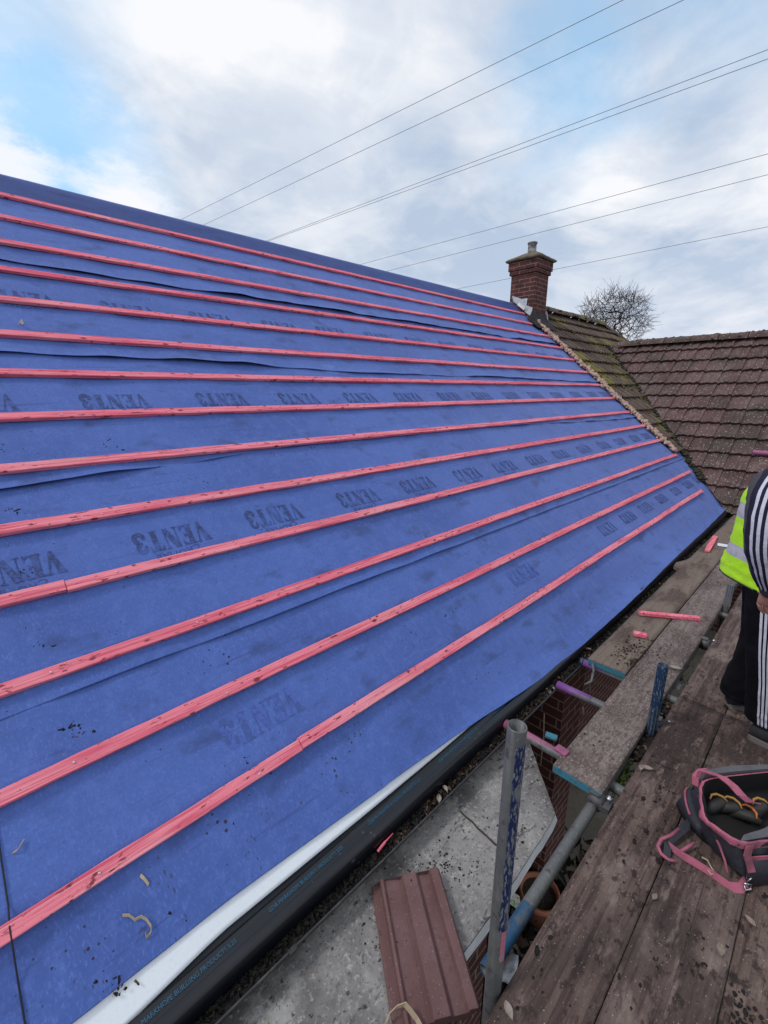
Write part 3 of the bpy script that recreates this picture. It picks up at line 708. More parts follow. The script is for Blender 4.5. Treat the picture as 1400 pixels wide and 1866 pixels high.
for (k, ua, ub, jog) in pieces:
    mb = MB(); v0 = .345*k - .002; rings = []
    hw = .0245*random.uniform(.95, 1.05); NS = max(20, int((ub-ua)/.045))
    for j in range(NS+1):
        u = ua + (ub-ua)*j/NS
        dv = .007*n1(u*.5, k*5.3) + .0018*n1(u*4, k); dn = .003*n1(u*.8, k*3.1)
        jt = .005*jog
        b0, b1 = MN+.0075, .0095+dn+jt*.5
        e = .0025; w1, w2, w3 = [.0016*n1(u*9, k*7.1, q_) for q_ in (1, 4, 7)]
        rings.append([Vector((u, v0-hw+dv+jt+w1, b0)), Vector((u, v0+hw+dv+jt+w2, b0)), Vector((u, v0+hw+dv+jt+w2, b1-e)), Vector((u, v0+hw-e+dv+jt+w2, b1+w3*.6)), Vector((u, v0-hw+e+dv+jt+w1, b1-w3*.4)), Vector((u, v0-hw+dv+jt+w1, b1-e))])
    mb.rings(rings, 0, True, True, False)
    o = mb.build('roof_batten', 'batten', matrix=RF.copy())
    lab = bl[k] if ub-ua > 4 else ('short left length of the lowest pink batten, ending at a butt joint' if k == 0 else 'short left length of the fourth pink batten up, stepped at its butt joint')
    if k == 0 and ub-ua > 4: lab = 'long right length of the lowest pink batten, nearest the gutter'
    if k == 3 and ub-ua > 4: lab = 'long right length of the fourth pink batten up, below the large VENT3 row'
    tag(o, lab, 'batten', 'pink battens nailed across the roof')
    if k < 7:
        for q in range(14):
            u = .105 + .55*q + random.uniform(-.02, .02) - (.0 if k < 3 else .2)
            if u > ub-.03: break
            if u < ua+.03: continue
            nb = MB(); c = Vector((u, v0+random.uniform(-.008, .01), .0105+.002))
            nb.rings([[c+Vector((r*math.cos(t), r*math.sin(t), z)) for t in [math.pi*2*s/10 for s in range(10)]] for r, z in ((.0038, -.004), (.0038, .0003), (.003, .0010))], 0, True, True, True)
            no = nb.build('nail', 'nail', o); no.matrix_parent_inverse = Matrix.Identity(4)

# ------------------------------------------------------------------ eaves tray, gutter, litter
TP = [(-.19, -.225), (-.25, -.266), (-.268, -.270), (-.277, -.267), (-.282, -.261), (-.287, -.267), (-.308, -.2755), (-.314, -.2715), (-.3175, -.275), (-.322, -.273), (-.330, -.273), (-.339, -.277), (-.348, -.286), (-.354, -.299), (-.358, -.315), (-.360, -.335), (-.355, -.348), (-.351, -.348), (-.349, -.31), (-.33, -.29), (-.25, -.275)]
tr = MB(); rows = []
for j in range(121):
    X = -2.6 + 11.1*j/120; wv = .004*n1(X*1.4, 3)
    rows.append([Vector((X, y+wv*(1 if y < -.28 else 0), z+.003*n1(X*.9, 9))) for y, z in TP])
tr.rings(rows, 0, False, False, True)
tro = tr.build('eaves_tray', 'tray'); tag(tro, 'long black plastic eaves tray with blue printed writing above the gutter', 'eaves tray')
TT, ttw = text_polys('GDB MARKHOPE BUILDING PRODUCTS 5.25', .021)
tx = MB()
for X0 in (.055-.60, .055, .50, .96, 1.42, 1.9):
    for p in TT:
        pts = []
        for (x, y) in p:
            t = (y+.002)/.021; yy = -.3055+.0175*t*1.0; zz = -.2745+.0070*t
            X = X0 + x*.78; wv = .004*n1(X*1.4, 3)
            pts.append((X, yy+wv, zz+.003*n1(X*.9, 9)+.0016))
        tx.add(pts, [tuple(range(len(pts)))])
tx.build('lettering', 'trayprint', tro)
gu = MB(); rows = []
GP = [(-.264, -.33)] + [(-.336+.073*math.cos(t), -.335-.062*math.sin(t)) for t in [math.pi*k/12 for k in range(1, 12)]] + [(-.409, -.333), (-.413, -.327), (-.418, -.331), (-.416, -.338)] + [(-.336+.077*math.cos(t), -.335-.066*math.sin(t)) for t in [math.pi*k/12 for k in range(11, 0, -1)]]
for j in range(81):
    X = -2.6 + 10.9*j/80; rows.append([Vector((X, y + .004*n1(X*.8, 21)*(1 if y < -.3 else 0), z+.003*n1(X*.7, 17))) for y, z in GP])
gu.rings(rows, 0, True, True, True); go = gu.build('gutter', 'gutter')
tag(go, 'dark half round gutter choked with leaves along the eaves', 'gutter')
cj = MB(); cj.rings([[Vector((X, y*1.0-.002, z-.001)) for y, z in [(-.405, -.328), (-.413, -.324), (-.421, -.331), (-.418, -.345), (-.41, -.345)]] for X in (.50, .53)], 0, True, True, False); cj.build('joint_clip', 'gutter', go)
lt = MB()
def flake(mb, c, s, tone, up=Vector((0, 0, 1)), tilt=.9):
    nrm = (up + Vector((random.gauss(0, tilt), random.gauss(0, tilt), random.gauss(0, .2)))).normalized()
    a = nrm.orthogonal().normalized(); b = nrm.cross(a); th = random.uniform(0, 6.28); a, b = a*math.cos(th)+b*math.sin(th), b*math.cos(th)-a*math.sin(th)
    L = s*random.uniform(.6, 1.5); W = s*random.uniform(.25, .8); k = nrm*s*random.uniform(-.3, .3)
    c = Vector(c); mb.add([c-a*L, c-b*W*.8+k-a*L*.2, c-b*W*.6+k+a*L*.5, c+a*L, c+b*W*.7+k+a*L*.3, c+b*W+k-a*L*.4], [(0, 1, 2, 3, 4, 5)], 0, tone)
lt.add([(-2.6, -.27, -.362), (8.2, -.27, -.362), (8.2, -.405, -.362), (-2.6, -.405, -.362)], [(3, 2, 1, 0)])
for _ in range(6500):
    X = random.uniform(-.2, 7.5)**1.0; X = X if random.random() < .5 else random.uniform(-.1, 2.8)
    heap = .018*max(0, n1(X*1.6, 40)+.3) + (.018 if 1.9 < X < 3.0 else 0)
    y = random.uniform(-.405, -.345)
    tone = random.random()**3 * (.5 if X < 1.0 else 1.0)
    flake(lt, (X, y, -.358+heap*random.random()+random.uniform(0, .012)), random.uniform(.003, .011)*(1 if X < 1.0 else 1.35), tone)
tag(lt.build('leaf_litter', 'litter'), 'brown leaf litter filling the gutter', 'leaf litter', kind='stuff')
# bigger leaves heaped in the gutter
def leaf_mesh(mb, c, s, ang, curl=.3, up=(0, 0, 1), mi=0):
    M_ = Vector(up).normalized().to_track_quat('Z', 'Y').to_matrix() @ Matrix.Rotation(ang, 3, 'Z')
    rows = []
    for i in range(7):
        t = i/6; wdt = s*.42*math.sin(math.pi*min(1, t*1.02+.02))**.8*(1-.25*t); x = s*(t-.5)*1.5
        rows.append([Vector(c) + M_ @ Vector((x, wdt*k, s*(curl*k*k*.8 + .25*curl*math.sin(t*3.1)+.012*n1(i*1.7, k*3, s*90)))) for k in (-1, -.5, 0, .5, 1)])
    mb.rings(rows, mi, False, False, True)
for n_, (x, y, s, lab) in enumerate([(800, 1458, .030, 'curled brown leaf wedged in the gutter beside the concrete slab'), (812, 1440, .026, 'smaller brown leaf in the gutter touching a curled one'), (1002, 1263, .024, 'orange brown leaf in the gutter above the brick pier'), (1072, 1185, .030, 'pale leaf clump in the gutter by the teal board end'), (1008, 1255, .02, 'small tan leaf in the gutter above the purple tube')]):
    p = onz(x, y, -.335); mb = MB(); leaf_mesh(mb, p, s, random.uniform(0, 6), .5)
    tag(mb.build('leaf', 'leaf'), lab, 'leaf', 'leaves caught in the gutter')
# splinter of pink batten in the gutter
sp_ = MB(); a = onz(688, 1552, -.338); b = onz(716, 1519, -.325); d = b-a; w_ = d.cross(Vector((0, 0, 1))).normalized()
sp_.rings([[a+w_*.006, a-w_*.005, a-w_*.004+Vector((0, 0, .004)), a+w_*.005+Vector((0, 0, .004))], [a+d*.45+w_*.006, a+d*.45-w_*.005, a+d*.45-w_*.003+Vector((0, 0, .008)), a+d*.45+w_*.004+Vector((0, 0, .008))], [a+d*.6+w_*.003, a+d*.6-w_*.003, a+d*.6-w_*.002+Vector((0, 0, .005)), a+d*.6+w_*.002+Vector((0, 0, .005))], [b+w_*.004, b-w_*.002, b-w_*.001+Vector((0, 0, .003)), b+w_*.003+Vector((0, 0, .003))]])
tag(sp_.build('wood_splinter', 'batten'), 'pink batten splinter lying in the gutter litter', 'splinter')

# ------------------------------------------------------------------ porch slab and the loose tile
SZ = -.42
slab = thing('porch_canopy', (.9, -.4, GZ), 'weathered grey concrete flat canopy with white painted edge under the gutter', 'canopy')
def cpix(x, y): p = onz(x, y, SZ); return (p.x, p.y)
out = [(-2.2, -.775), cpix(835, 1748), cpix(905, 1655), cpix(1003, 1502), cpix(1012, 1482), cpix(985, 1408), cpix(958, 1335), (2.06, .14), (-2.2, .14)]
out = [(x, min(y, .14)) for x, y in out]
# outline with small chips
pts = []
for (a, b) in zip(out, out[1:]+out[:1]):
    a, b = Vector((*a, 0)), Vector((*b, 0)); n_ = max(1, int((b-a).length/.05)); nr = (b-a).cross(Vector((0, 0, 1))).normalized() if (b-a).length > 0 else Vector()
    for k in range(n_):
        p = a.lerp(b, k/n_); jj = .005*n1(p.x*14, p.y*14) if k else 0; pts.append((p.x+nr.x*jj, p.y+nr.y*jj))
sm_ = MB(); k = len(pts)
sm_.rings([[Vector((x, y, SZ-.01)) for x, y in pts], [Vector((x, y, SZ-.002)) for x, y in pts]], 0, True, False, False)
sm_.add([Vector((x, y, SZ-.002)) for x, y in pts], [tuple(range(k))])
sm_.build('slab_top', 'concrete', slab)
se = MB(); se.rings([[Vector((.9+(x-.9)*1.004, y-.013, SZ-.036+.012*n1(x*7, y*7))) for x, y in pts], [Vector((x*1.0, y, SZ-.0105)) for x, y in pts]], 0, True, True, False); se.build('slab_edge', 'whitepaint', slab)
bw = MB(); bw.box((-2.0, -.56, GZ), (1.55, .147, SZ-.05)); bw.build('porch_wall', 'brick', slab, uv=True)
cr = MB(); a = onz(838, 1477, SZ); b = onz(905, 1541, SZ); rows = []
for i in range(9):
    p = a.lerp(b, i/8) + Vector((.008*n1(i*1.2), .006*n1(i*1.9, 4), 0)); w_ = Vector((.004+.004*abs(n1(i*2.1)), 0, 0))
    rows.append([p-w_+Vector((0, 0, -.001)), p-w_*.5+Vector((0, 0, .004)), p+w_*.5+Vector((0, 0, .003)), p+w_+Vector((0, 0, -.001))])
cr.rings(rows, 0, False, False, True); cr.build('slab_joint', 'soil', slab)
# loose interlocking tile
TA, TB, TC = onz(677, 1617, SZ+.012), onz(800, 1592, SZ+.012), onz(712, 1866, SZ+.012)
ex = (TB-TA); TW_ = ex.length; ex.normalize(); ey = (TC-TA); ey = (ey - ex*ey.dot(ex)).normalized(); ez = -ex.cross(ey) if ex.cross(ey).z < 0 else ex.cross(ey)
prof = [(0, 0), (.02, .003), (.10, .003), (.112, .003), (.128, .031), (.165, .033), (.195, .018), (.39, .012), (.42, .010), (.455, .036), (.64, .034), (.69, .013), (.83, .010), (.858, .039), (.965, .039), (1.0, .022)]
lt_ = MB(); rows = []
for j in range(15):
    s_ = .43*j/14; rows.append([TA + ex*(t*TW_) + ey*(s_ + (.004*n1(t*9, 3) if j in (0, 14) else 0)) + ez*(h+.0015) for t, h in prof] + [TA + ex*(t*TW_) + ey*s_ + ez*(h-.011) for t, h in reversed(prof)])
lt_.rings(rows, 0, True, True, False)
o = lt_.build('roof_tile', 'redtile'); tag(o, 'loose red brown interlocking roof tile lying on the concrete canopy', 'roof tile')
hb = o.modifiers.new('bevel', 'BEVEL'); hb.width = .002; hb.segments = 2; hb.limit_method = 'ANGLE'
nh = MB()
for (t, s_) in ((.555, .03),):
    c = TA+ex*(t*TW_)+ey*s_+ez*.037; nh.rings([[c+ex*r*math.cos(q)+ey*r*math.sin(q)+ez*z for q in [2*math.pi*k/10 for k in range(10)]] for r, z in ((.004, -.004), (.004, .0))], 0, True, True, True)
nh.build('nail_hole', 'cord', o)
# curl of shaving on the tile
def shaving(name, path, wv, lab, mt='shaving', cat='shaving', group=None, th=.0012):
    mb = MB(); mb.ribbon(path, wv, th); return tag(mb.build(name, mt), lab, cat, group)
ct = TA+ex*.12*1.0+ey*.40+ez*.03
shaving('wood_shaving', [onz(703, 1866, SZ+.035), onz(708, 1850, SZ+.045), onz(722, 1836, SZ+.062), onz(738, 1830, SZ+.072), onz(748, 1842, SZ+.06), onz(760, 1858, SZ+.046), onz(772, 1880, SZ+.04)], [tuple(ex*.004+ez*.008)]*7, 'frayed pale wood shaving curled over the loose red tile')

# ------------------------------------------------------------------ scaffold
PZ = -.25
def board(x0, x1, y0, y1, z1, lab, mt, endcap=False, th=.038, group='scaffold boards underfoot', notch=False):
    mb = MB(); rows = []; n_ = max(2, int((x1-x0)/.06)); sd = random.random()*50
    for j in range(n_+1):
        X = x0+(x1-x0)*j/n_; e0 = .0025*n1(X*2, sd); e1 = .0025*n1(X*2, sd+9); zz = z1+.002*n1(X*.7, sd+3)
        if notch: 
            e0 += interp(X, [(5.02, 0), (5.05, .06), (5.2, .07), (5.35, .015), (5.5, 0)])
        cols = []
        for q in range(7):
            f = q/6; cols.append(Vector((X, y0+e0+(y1+e1-y0-e0)*f, zz+.0012*n1(X*3, f*4, sd) - (.003 if q in (0, 6) else 0))))
        rows.append([Vector((X, y0+e0, zz-th)), Vector((X, y0+e0, zz-.004))] + cols[:] + [Vector((X, y1+e1, zz-.004)), Vector((X, y1+e1, zz-th))])
    mb.rings(rows, 0, True, True, True)
    o = mb.build('scaffold_board', mt); tag(o, lab, 'scaffold board', group)
    # flat shade the sides
    for p in o.data.polygons: p.use_smooth = abs(p.normal.z) > .8
    if endcap:
        ec = MB(); ec.box((x0-.003, y0-.001, z1-th-.001), (x0+.012, y1+.001, z1-.0035))
        ec.build('end_band', 'tealend', o)
    return o
lanes = [(-.980, -1.1945), (-1.198, -1.4325), (-1.436, -1.667), (-1.671, -1.902), (-1.906, -2.13)]
nearl = ['near scaffold board along the edge beside the tall pole', 'near scaffold board second from the edge, running under the tool bag', 'near scaffold board third from the edge at the bottom right corner', 'near scaffold board fourth from the edge, behind the tool bag', 'near scaffold board farthest from the roof']
farl = ['far scaffold board along the edge, left of the worker', 'far scaffold board under the worker in the yellow vest', 'far scaffold board third from the edge, beyond the worker', 'far scaffold board fourth from the edge, beyond the worker', 'far scaffold board farthest from the roof']
for (y0, y1), a, b in zip(lanes, nearl, farl):
    board(-1.2, 2.786+random.uniform(-.004, .004), y0, y1, PZ+random.uniform(-.003, .001), a, 'board')
    board(2.792, 7.9, y0-.003, y1-.003, PZ+random.uniform(-.004, .002), b, 'board')
board(1.785, 6.9, -.700, -.922, PZ, 'pale scuffed inner scaffold board with teal painted end', 'board_pale', True)
board(2.792, 7.9, -.455, -.690, PZ-.003, 'tan stained inner scaffold board close to the gutter, teal end', 'board_tan', True, notch=True)
def dirs(p, q): return (Vector(q)-Vector(p))
def scaftube(name, a, b, r, mt, lab, cat='scaffold tube', open_end=True, group=None, seg=24):
    a, b = Vector(a), Vector(b); d = (b-a).normalized(); s1 = d.orthogonal().normalized(); s2 = d.cross(s1); mb = MB()
    n_ = 12; cir = lambda p, rr: [p + (s1*math.cos(t)+s2*math.sin(t))*rr for t in [2*math.pi*k/seg for k in range(seg)]]
    mb.rings([cir(a, r*.86)] + [cir(a, r)] + [cir(a.lerp(b, k/n_), r) for k in range(1, n_)] + [cir(b-d*.002, r), cir(b, r*.97), cir(b, r*.86), cir(b-d*.25, r*.86)], 0, True, False, True)
    o = mb.build(name, mt); tag(o, lab, cat, group); return o
p1 = scaftube('scaffold_pole', (.876, -.949, GZ), (.8775, -.949, .668), .0242, 'galv', 'tall grey scaffold pole with flaking blue paint beside the concrete canopy', 'scaffold pole', group='scaffold poles standing along the boards')
pm = MB(); seg = 20                                               # flaking blue paint, pink smear: thin sleeves hugging the pole's near side
def sleeve(mb, z0, z1, a0, a1, r, c=(.8768, -.949), mi=0):
    rows = []
    for j in range(19):
        z = z0+(z1-z0)*j/18; rows.append([Vector((c[0]+r*math.cos(a), c[1]+r*math.sin(a), z)) for a in [a0+(a1-a0)*k/10 + .12*n1(j*.7, k)*(k in (0, 10)) for k in range(11)]])
    mb.rings(rows, mi, False, False, True)
sleeve(pm, .0, .625, R(-150), R(-48), .0246); pm.build('blue_paint', 'bluepaint', p1)
pm = MB(); sleeve(pm, -.12, .0, R(-130), R(-88), .0247); pm.build('pink_smear', 'pinkpaint', p1)
p2 = scaftube('scaffold_pole', (2.41, -.945, -.36), (2.41, -.945, .113), .0242, 'navytube', 'short navy blue scaffold pole standing between the boards', 'scaffold pole', group='scaffold poles standing along the boards')
pm = MB(); sleeve(pm, -.34, -.13, 0, 6.283, .0246, (2.41, -.945)); pm.build('bare_foot', 'galv', p2)
p3 = scaftube('scaffold_pole', (4.36, -.948, GZ), (4.36, -.948, -.06), .0242, 'galv', 'grey scaffold pole with teal top just behind the yellow vest', 'scaffold pole', group='scaffold poles standing along the boards')
pm = MB(); sleeve(pm, -.16, -.0595, 0, 6.283, .0247, (4.36, -.948)); pm.build('teal_band', 'tealtube', p3)
lg = scaftube('scaffold_tube', (7.5, -.895, -.335), (.93, -.895, -.335), .0242, 'galv', 'long grey ledger tube running below the boards beside the poles', group='scaffold tubes carrying the boards')
pm = MB(); rows = []
for j in range(9):
    X = .925+.27*j/8; rows.append([Vector((X, -.895+.0248*math.cos(a), -.335+.0248*math.sin(a))) for a in [2*math.pi*k/20 for k in range(21)]])
pm.rings(rows, 0, False, False, True); pm.build('blue_paint', 'tealtube', lg)
TZ = -.315
for X, mt, lab, y0 in ((2.815, 'purple', 'purple cross tube with blue end, nearest the teal ended tan board', -.40), (2.46, 'purple', 'purple cross tube second of the two beside the brick pier', -.405), (1.925, 'pinktube', 'pink cross tube under the end of the pale board', -.36)):
    o = scaftube('scaffold_tube', (X, -2.2, TZ), (X+.005, y0, TZ), .0242, 'galv', lab, group='scaffold tubes carrying the boards')
    e = MB(); e.rings([[Vector((X+.005+.0246*math.cos(t), y, TZ+.0246*math.sin(t))) for t in [2*math.pi*k/20 for k in range(20)]] for y in (-.62-.1*(y0 == -.36), y0-.0005)], 0, True, True, True); e.build('painted_end', mt, o)
    if y0 == -.40:
        e = MB(); e.rings([[Vector((X+.005+.0248*math.cos(t), y, TZ+.0248*math.sin(t))) for t in [2*math.pi*k/20 for k in range(20)]] for y in (-.425, -.3995)], 0, True, True, True); e.build('blue_end', 'navytube', o)
for X in (4.30, 6.1): scaftube('scaffold_tube', (X, -2.2, TZ), (X, -.5, TZ), .0242, 'galv', 'grey cross tube below the far boards' + (' near the pole behind the vest' if X < 5 else ' beyond the worker'), group='scaffold tubes carrying the boards')
scaftube('guard_tube', (6.05, -2.6, .842), (6.0, -.722, .842), .0242, 'pinktube', 'pink guard tube ending in front of the wing roof', 'scaffold tube')
# couplers
def coupler(x, y, z, lab, sc_=1.0):
    t = thing('coupler', (x, y, z), lab, 'coupler', 'couplers clamping the scaffold tubes'); mb = MB()
    mb.rings([[Vector((x+dx, y+.036*math.cos(a)*sc_, z+.036*math.sin(a)*sc_)) for a in [2*math.pi*k/16 for k in range(16)]] for dx in (-.025, -.022, .022, .025)], 0, True, True, True)
    mb.box((x-.03, y-.06, z-.012), (x+.03, y-.02, z+.014)); mb.box((x-.022, y-.012, z+.026), (x+.022, y+.03, z+.046)); mb.build('clamp', 'coupler', t)
    bb = MB(); bb.tube([(x+.01, y-.045, z-.02), (x+.01, y-.045, z+.05)], .007, 8); bb.tube([(x+.01, y-.045, z+.03), (x+.01, y-.045, z+.044)], .013, 6); bb.build('bolt', 'steel', t)
coupler(1.79, -.905, -.305, 'rusty coupler at the corner of the pale board end')
coupler(2.50, -.955, -.30, 'grey coupler just beyond the short navy pole')
coupler(3.65, -.945, -.30, 'grey coupler in the gap between the far boards')
cl_ = MB(); q0 = onz(1005, 1342, -.285); cl_.box((-.03, -.018, -.008), (.03, .018, .008), 0, Matrix.Translation(q0) @ Matrix.Rotation(R(-75), 4, 'Z')); 
tag(cl_.build('board_clip', 'tealend', bevel=.004), 'small teal block beside the pink tube end', 'clip')
q0 = onz(1024, 1368, -.247); cl_ = MB(); cl_.box((-.022, -.03, -.008), (.022, .03, .008), 0, Matrix.Translation(q0) @ Matrix.Rotation(R(-5), 4, 'Z'))
tag(cl_.build('board_clip', 'pinktube', bevel=.003), 'small pink block on the corner of the pale board', 'clip')

# offcuts of batten
def offcut(p, q, z, hw, th, lab, mt='batten', name='batten_offcut', cat='offcut', group='batten offcuts dropped on the boards'):
    a, b = onz(*p, z), onz(*q, z); d = (b-a); s_ = d.cross(Vector((0, 0, 1))).normalized()*hw; h = Vector((0, 0, th)); mb = MB(); z0 = Vector((0, 0, PZ+.003-z))
    mb.rings([[c-s_+z0, c+s_+z0, c+s_+z0+h, c-s_+z0+h] for c in (a, a.lerp(b, .5), b)], 0, True, True, False)
    o = mb.build(name, mt, bevel=.0015); return tag(o, lab, cat, group)
offcut((1165, 1117), (1275, 1127), -.235, .022, .024, 'longer pink batten offcut lying across the tan board')
offcut((1155, 1154), (1179, 1159), -.235, .022, .024, 'shortest pink batten offcut on the tan board near the gutter')
offcut((1289, 1004), (1304, 978), -.235, .024, .024, 'pink batten offcut on the far boards left of the vest')
offcut((1308, 992), (1345, 998), -.243, .05, .008, 'white plastic strip lying on the boards beside the vest', 'whiteplastic', 'plastic_strip', 'plastic strip', None)

# things on the boards
for n_, (x, y, s, lab) in enumerate([(1180, 1403, .035, 'pale leaf pair on the near edge board by the green weeds'), (1168, 1401, .028, 'small dry leaf next to a paler one on the edge board'), (1193, 1637, .022, 'pale leaf on the near board left of the strap'), (1366, 1681, .026, 'oval pale leaf on the boards below the tool bag'), (927, 1846, .030, 'crumpled pale leaf at the bottom of the edge board'), (1313, 1735, .030, 'slim white feather like leaf near the bottom right board joint'), (1231, 1220, .05, 'curled dead leaf beside the top of the short navy pole')]):
    mb = MB(); leaf_mesh(mb, onz(x, y, PZ+.004)+Vector((0, 0, .006)), s, random.uniform(0, 6), .22)
    tag(mb.build('leaf', 'leaf'), lab, 'leaf', 'dry leaves fallen on the boards')
tag(MB().ribbon([onz(1195, 1388, PZ+.004), onz(1210, 1396, PZ+.005), onz(1232, 1404, PZ+.004)], (.0, .003, .0), .002).build('twig', 'bark'), 'thin dark twig on the near edge board', 'twig')
mud = MB()
for _ in range(420):
    x = random.uniform(.5, 3.6); y = random.uniform(-1.75, -.99) if random.random() < .75 else random.uniform(-.9, -.5)
    if y > -.95 and x < 1.9: continue
    if y > -.69 and x < 2.8: continue
    mud.blob((x, y, PZ+.001), random.uniform(.001, .0035)*random.choice((1, 1, 1.6)), 0, .4, 1, (1.3, 1, .45), tone=random.random()**2)
for cx, cy, nn_, sp2 in ((1.30, -1.49, 50, .03), (1.37, -1.36, 16, .03), (1.95, -1.1, 12, .05), (3.05, -.6, 60, .06), (3.2, -.66, 60, .08), (2.95, -.68, 40, .03)):
    for _ in range(nn_):
        x, y = random.gauss(cx, sp2*1.3), random.gauss(cy, sp2*.6)
        if y > -.95 and (x < 2.8 or y > -.46): continue
        mud.blob((x, y, PZ+.001), random.uniform(.002, .007), 0, .6, 1, (1.4, 1, .4), tone=random.random()**3)
for _ in range(110):
    x, y = random.uniform(.5, 3.4), random.uniform(-1.8, -1.0)
    if n1(x*2.2, y*3, 71) < .08: continue
    mud.blob((x, y, PZ+.0005), random.uniform(.002, .0065), 0, .9, 2, (1.8, 1, .16), tone=.1+.35*random.random(), M=Matrix.Rotation(random.uniform(-.5, .5), 3, 'Z'))
tag(mud.build('mud_crumbs', 'litter'), 'crumbs of mud and debris scattered on the boards', 'mud', kind='stuff')
cm = MB()
for _ in range(330):
    x, y = random.uniform(-.2, 1.9), random.uniform(-.74, -.43)
    if n1(x*3, y*5, 2) < .12: continue
    cm.blob((x, y, SZ), random.uniform(.0015, .0055), 0, .4, 1, (1.2, 1, .5), tone=random.random()**3)
for _ in range(130):
    p = onz(random.gauss(800, 40), random.gauss(1585, 14), SZ); cm.blob(p, random.uniform(.0015, .004), 0, .4, 1, (1.2, 1, .5), tone=random.random()**3)
tag(cm.build('mud_crumbs', 'litter'), 'crumbs of dirt scattered on the concrete canopy', 'mud', kind='stuff')
dirt = MB()
for (x, y, nn_, s_) in ((130, 1328, 34, 12), (200, 1800, 16, 14), (465, 1390, 20, 12), (210, 805, 20, 9), (75, 1172, 12, 7), (25, 925, 18, 6), (330, 1668, 8, 8), (840, 1110, 14, 8), (970, 1050, 18, 8), (1155, 1048, 14, 6), (40, 1040, 14, 5), (220, 1795, 10, 8)):
    for _ in range(int(nn_*.9)):
        u, v = uv_roof(random.gauss(x, s_*1.5), random.gauss(y, s_*.7))
        i = 0 if v < .58 else 1 if v < 1.6 else 2 if v < 2.5 else 3 
        P = mem_p(i, u, v); dirt.blob(RF @ (P+Vector((0, 0, .0006))), .0006+.0042*random.random()**2.5, 0, .8, 1, (random.uniform(1, 2.6), 1, .25), tone=random.random()**4, M=RF.to_3x3() @ Matrix.Rotation(random.uniform(0, 3), 3, 'Z'))
for _ in range(500):
    u, v = random.uniform(-.2, 6), random.uniform(-.25, 2.4); i = 0 if v < .58 else 1 if v < 1.6 else 2
    if n1(u*1.1, v*1.3, 60) < .1: continue
    P = mem_p(i, u, v); dirt.blob(RF @ (P+Vector((0, 0, .0006))), .0005+.002*random.random()**3, 0, .8, 1, (random.uniform(1, 2.6), 1, .3), tone=random.random(), M=RF.to_3x3() @ Matrix.Rotation(random.uniform(0, 3), 3, 'Z'))
tag(dirt.build('mud_specks', 'litter'), 'muddy footprint specks on the blue membrane', 'mud', kind='stuff')
def roofpt(x, y, n=0.006):
    u, v = uv_roof(x, y); i = 0 if v < .58 else 1 if v < 1.6 else 2 if v < 2.5 else 3 
    return RF @ (mem_p(i, u, v) + Vector((0, 0, n)))
wv = tuple(RF.to_3x3() @ Vector((0, .004, .003)))
shaving('wood_shaving', [roofpt(*q, n) for *q, n in ((224, 1668, .004), (236, 1668, .010), (247, 1676, .006), (258, 1670, .012), (268, 1676, .010), (276, 1688, .012), (276, 1700, .008), (268, 1708, .005), (266, 1700, .013))], [tuple(RF.to_3x3() @ Vector((.001, .003, .003)))]*9, 'long curly wood shaving on the blue sheet near the bottom left', group='wood shavings on the blue membrane')
shaving('wood_shaving', [roofpt(*q, n) for *q, n in ((22, 1553, .004), (30, 1549, .008), (36, 1541, .008), (42, 1530, .006))], [tuple(RF.to_3x3() @ Vector((.003, .002, .002)))]*4, 'hooked wood shaving at the left edge of the blue roof', group='wood shavings on the blue membrane')
shaving('wood_shaving', [roofpt(*q, n) for *q, n in ((257, 1594, .003), (263, 1600, .008), (268, 1606, .006), (272, 1612, .004))], [tuple(RF.to_3x3() @ Vector((.003, .003, .002)))]*4, 'short wood shaving below the lowest batten', group='wood shavings on the blue membrane')
shaving('wood_shaving', [roofpt(*q, n) for *q, n in ((33, 590, .01), (38, 585, .02), (42, 590, .014))], [tuple(RF.to_3x3() @ Vector((.006, .006, .003)))]*3, 'tiny white shaving between the upper battens at far left', group='wood shavings on the blue membrane')
tag(MB().tube([roofpt(-8, 1500, .004), roofpt(2, 1570, .004), roofpt(14, 1650, .004), roofpt(18, 1690, .030), roofpt(24, 1728, .03), roofpt(32, 1790, .004), roofpt(45, 1870, .004), roofpt(60, 1930, .004)], .0022, 6).build('string_line', 'cord'), 'thin black cord draped over the lowest batten at the left', 'cord')

# mortar bedding left along the rake of the old tiles
mo = MB()
for k in range(1000):
    v = random.uniform(.74, 4.25); u = 8.58 + .06*n1(v*5, 3) + random.gauss(0, .04)
    mo.blob(rp(u, v, .010+random.uniform(0, .03)), random.uniform(.012, .042), 0, .6, 1, (1.2, 1, .8), M=RF.to_3x3())
tag(mo.build('mortar_bedding', 'mortar'), 'crumbling pinkish mortar line where the old tiles were cut away', 'mortar')

# ------------------------------------------------------------------ things down in the gap
pt_ = thing('flower_pot', onz(978, 1668, GZ), 'terracotta flower pot on the ground seen past the grey tube', 'flower pot'); c = Vector(pt_.location); mb = MB()
mb.rings([[c+Vector((r*math.cos(t), r*math.sin(t), z)) for t in [2*math.pi*k/24 for k in range(24)]] for r, z in ((.09, 0), (.125, .20), (.145, .20), (.148, .25), (.13, .25), (.12, .20), (.1, .16))], 0, True, True, True); mb.build('pot_body', 'terracotta', pt_)
sb = MB(); sb.rings([[c+Vector((r*math.cos(t), r*math.sin(t), .215)) for t in [2*math.pi*k/24 for k in range(24)]] for r in (.125, .01)], 0, True, False, True); sb.build('compost', 'soil', pt_)
lb = MB(); q = onz(938, 1640, GZ+.3); lb.box((-.05, -.004, -.05), (.05, .004, .05), 0, Matrix.Translation(q) @ Matrix.Rotation(R(35), 4, 'Z') @ Matrix.Rotation(R(-55), 4, 'X'))
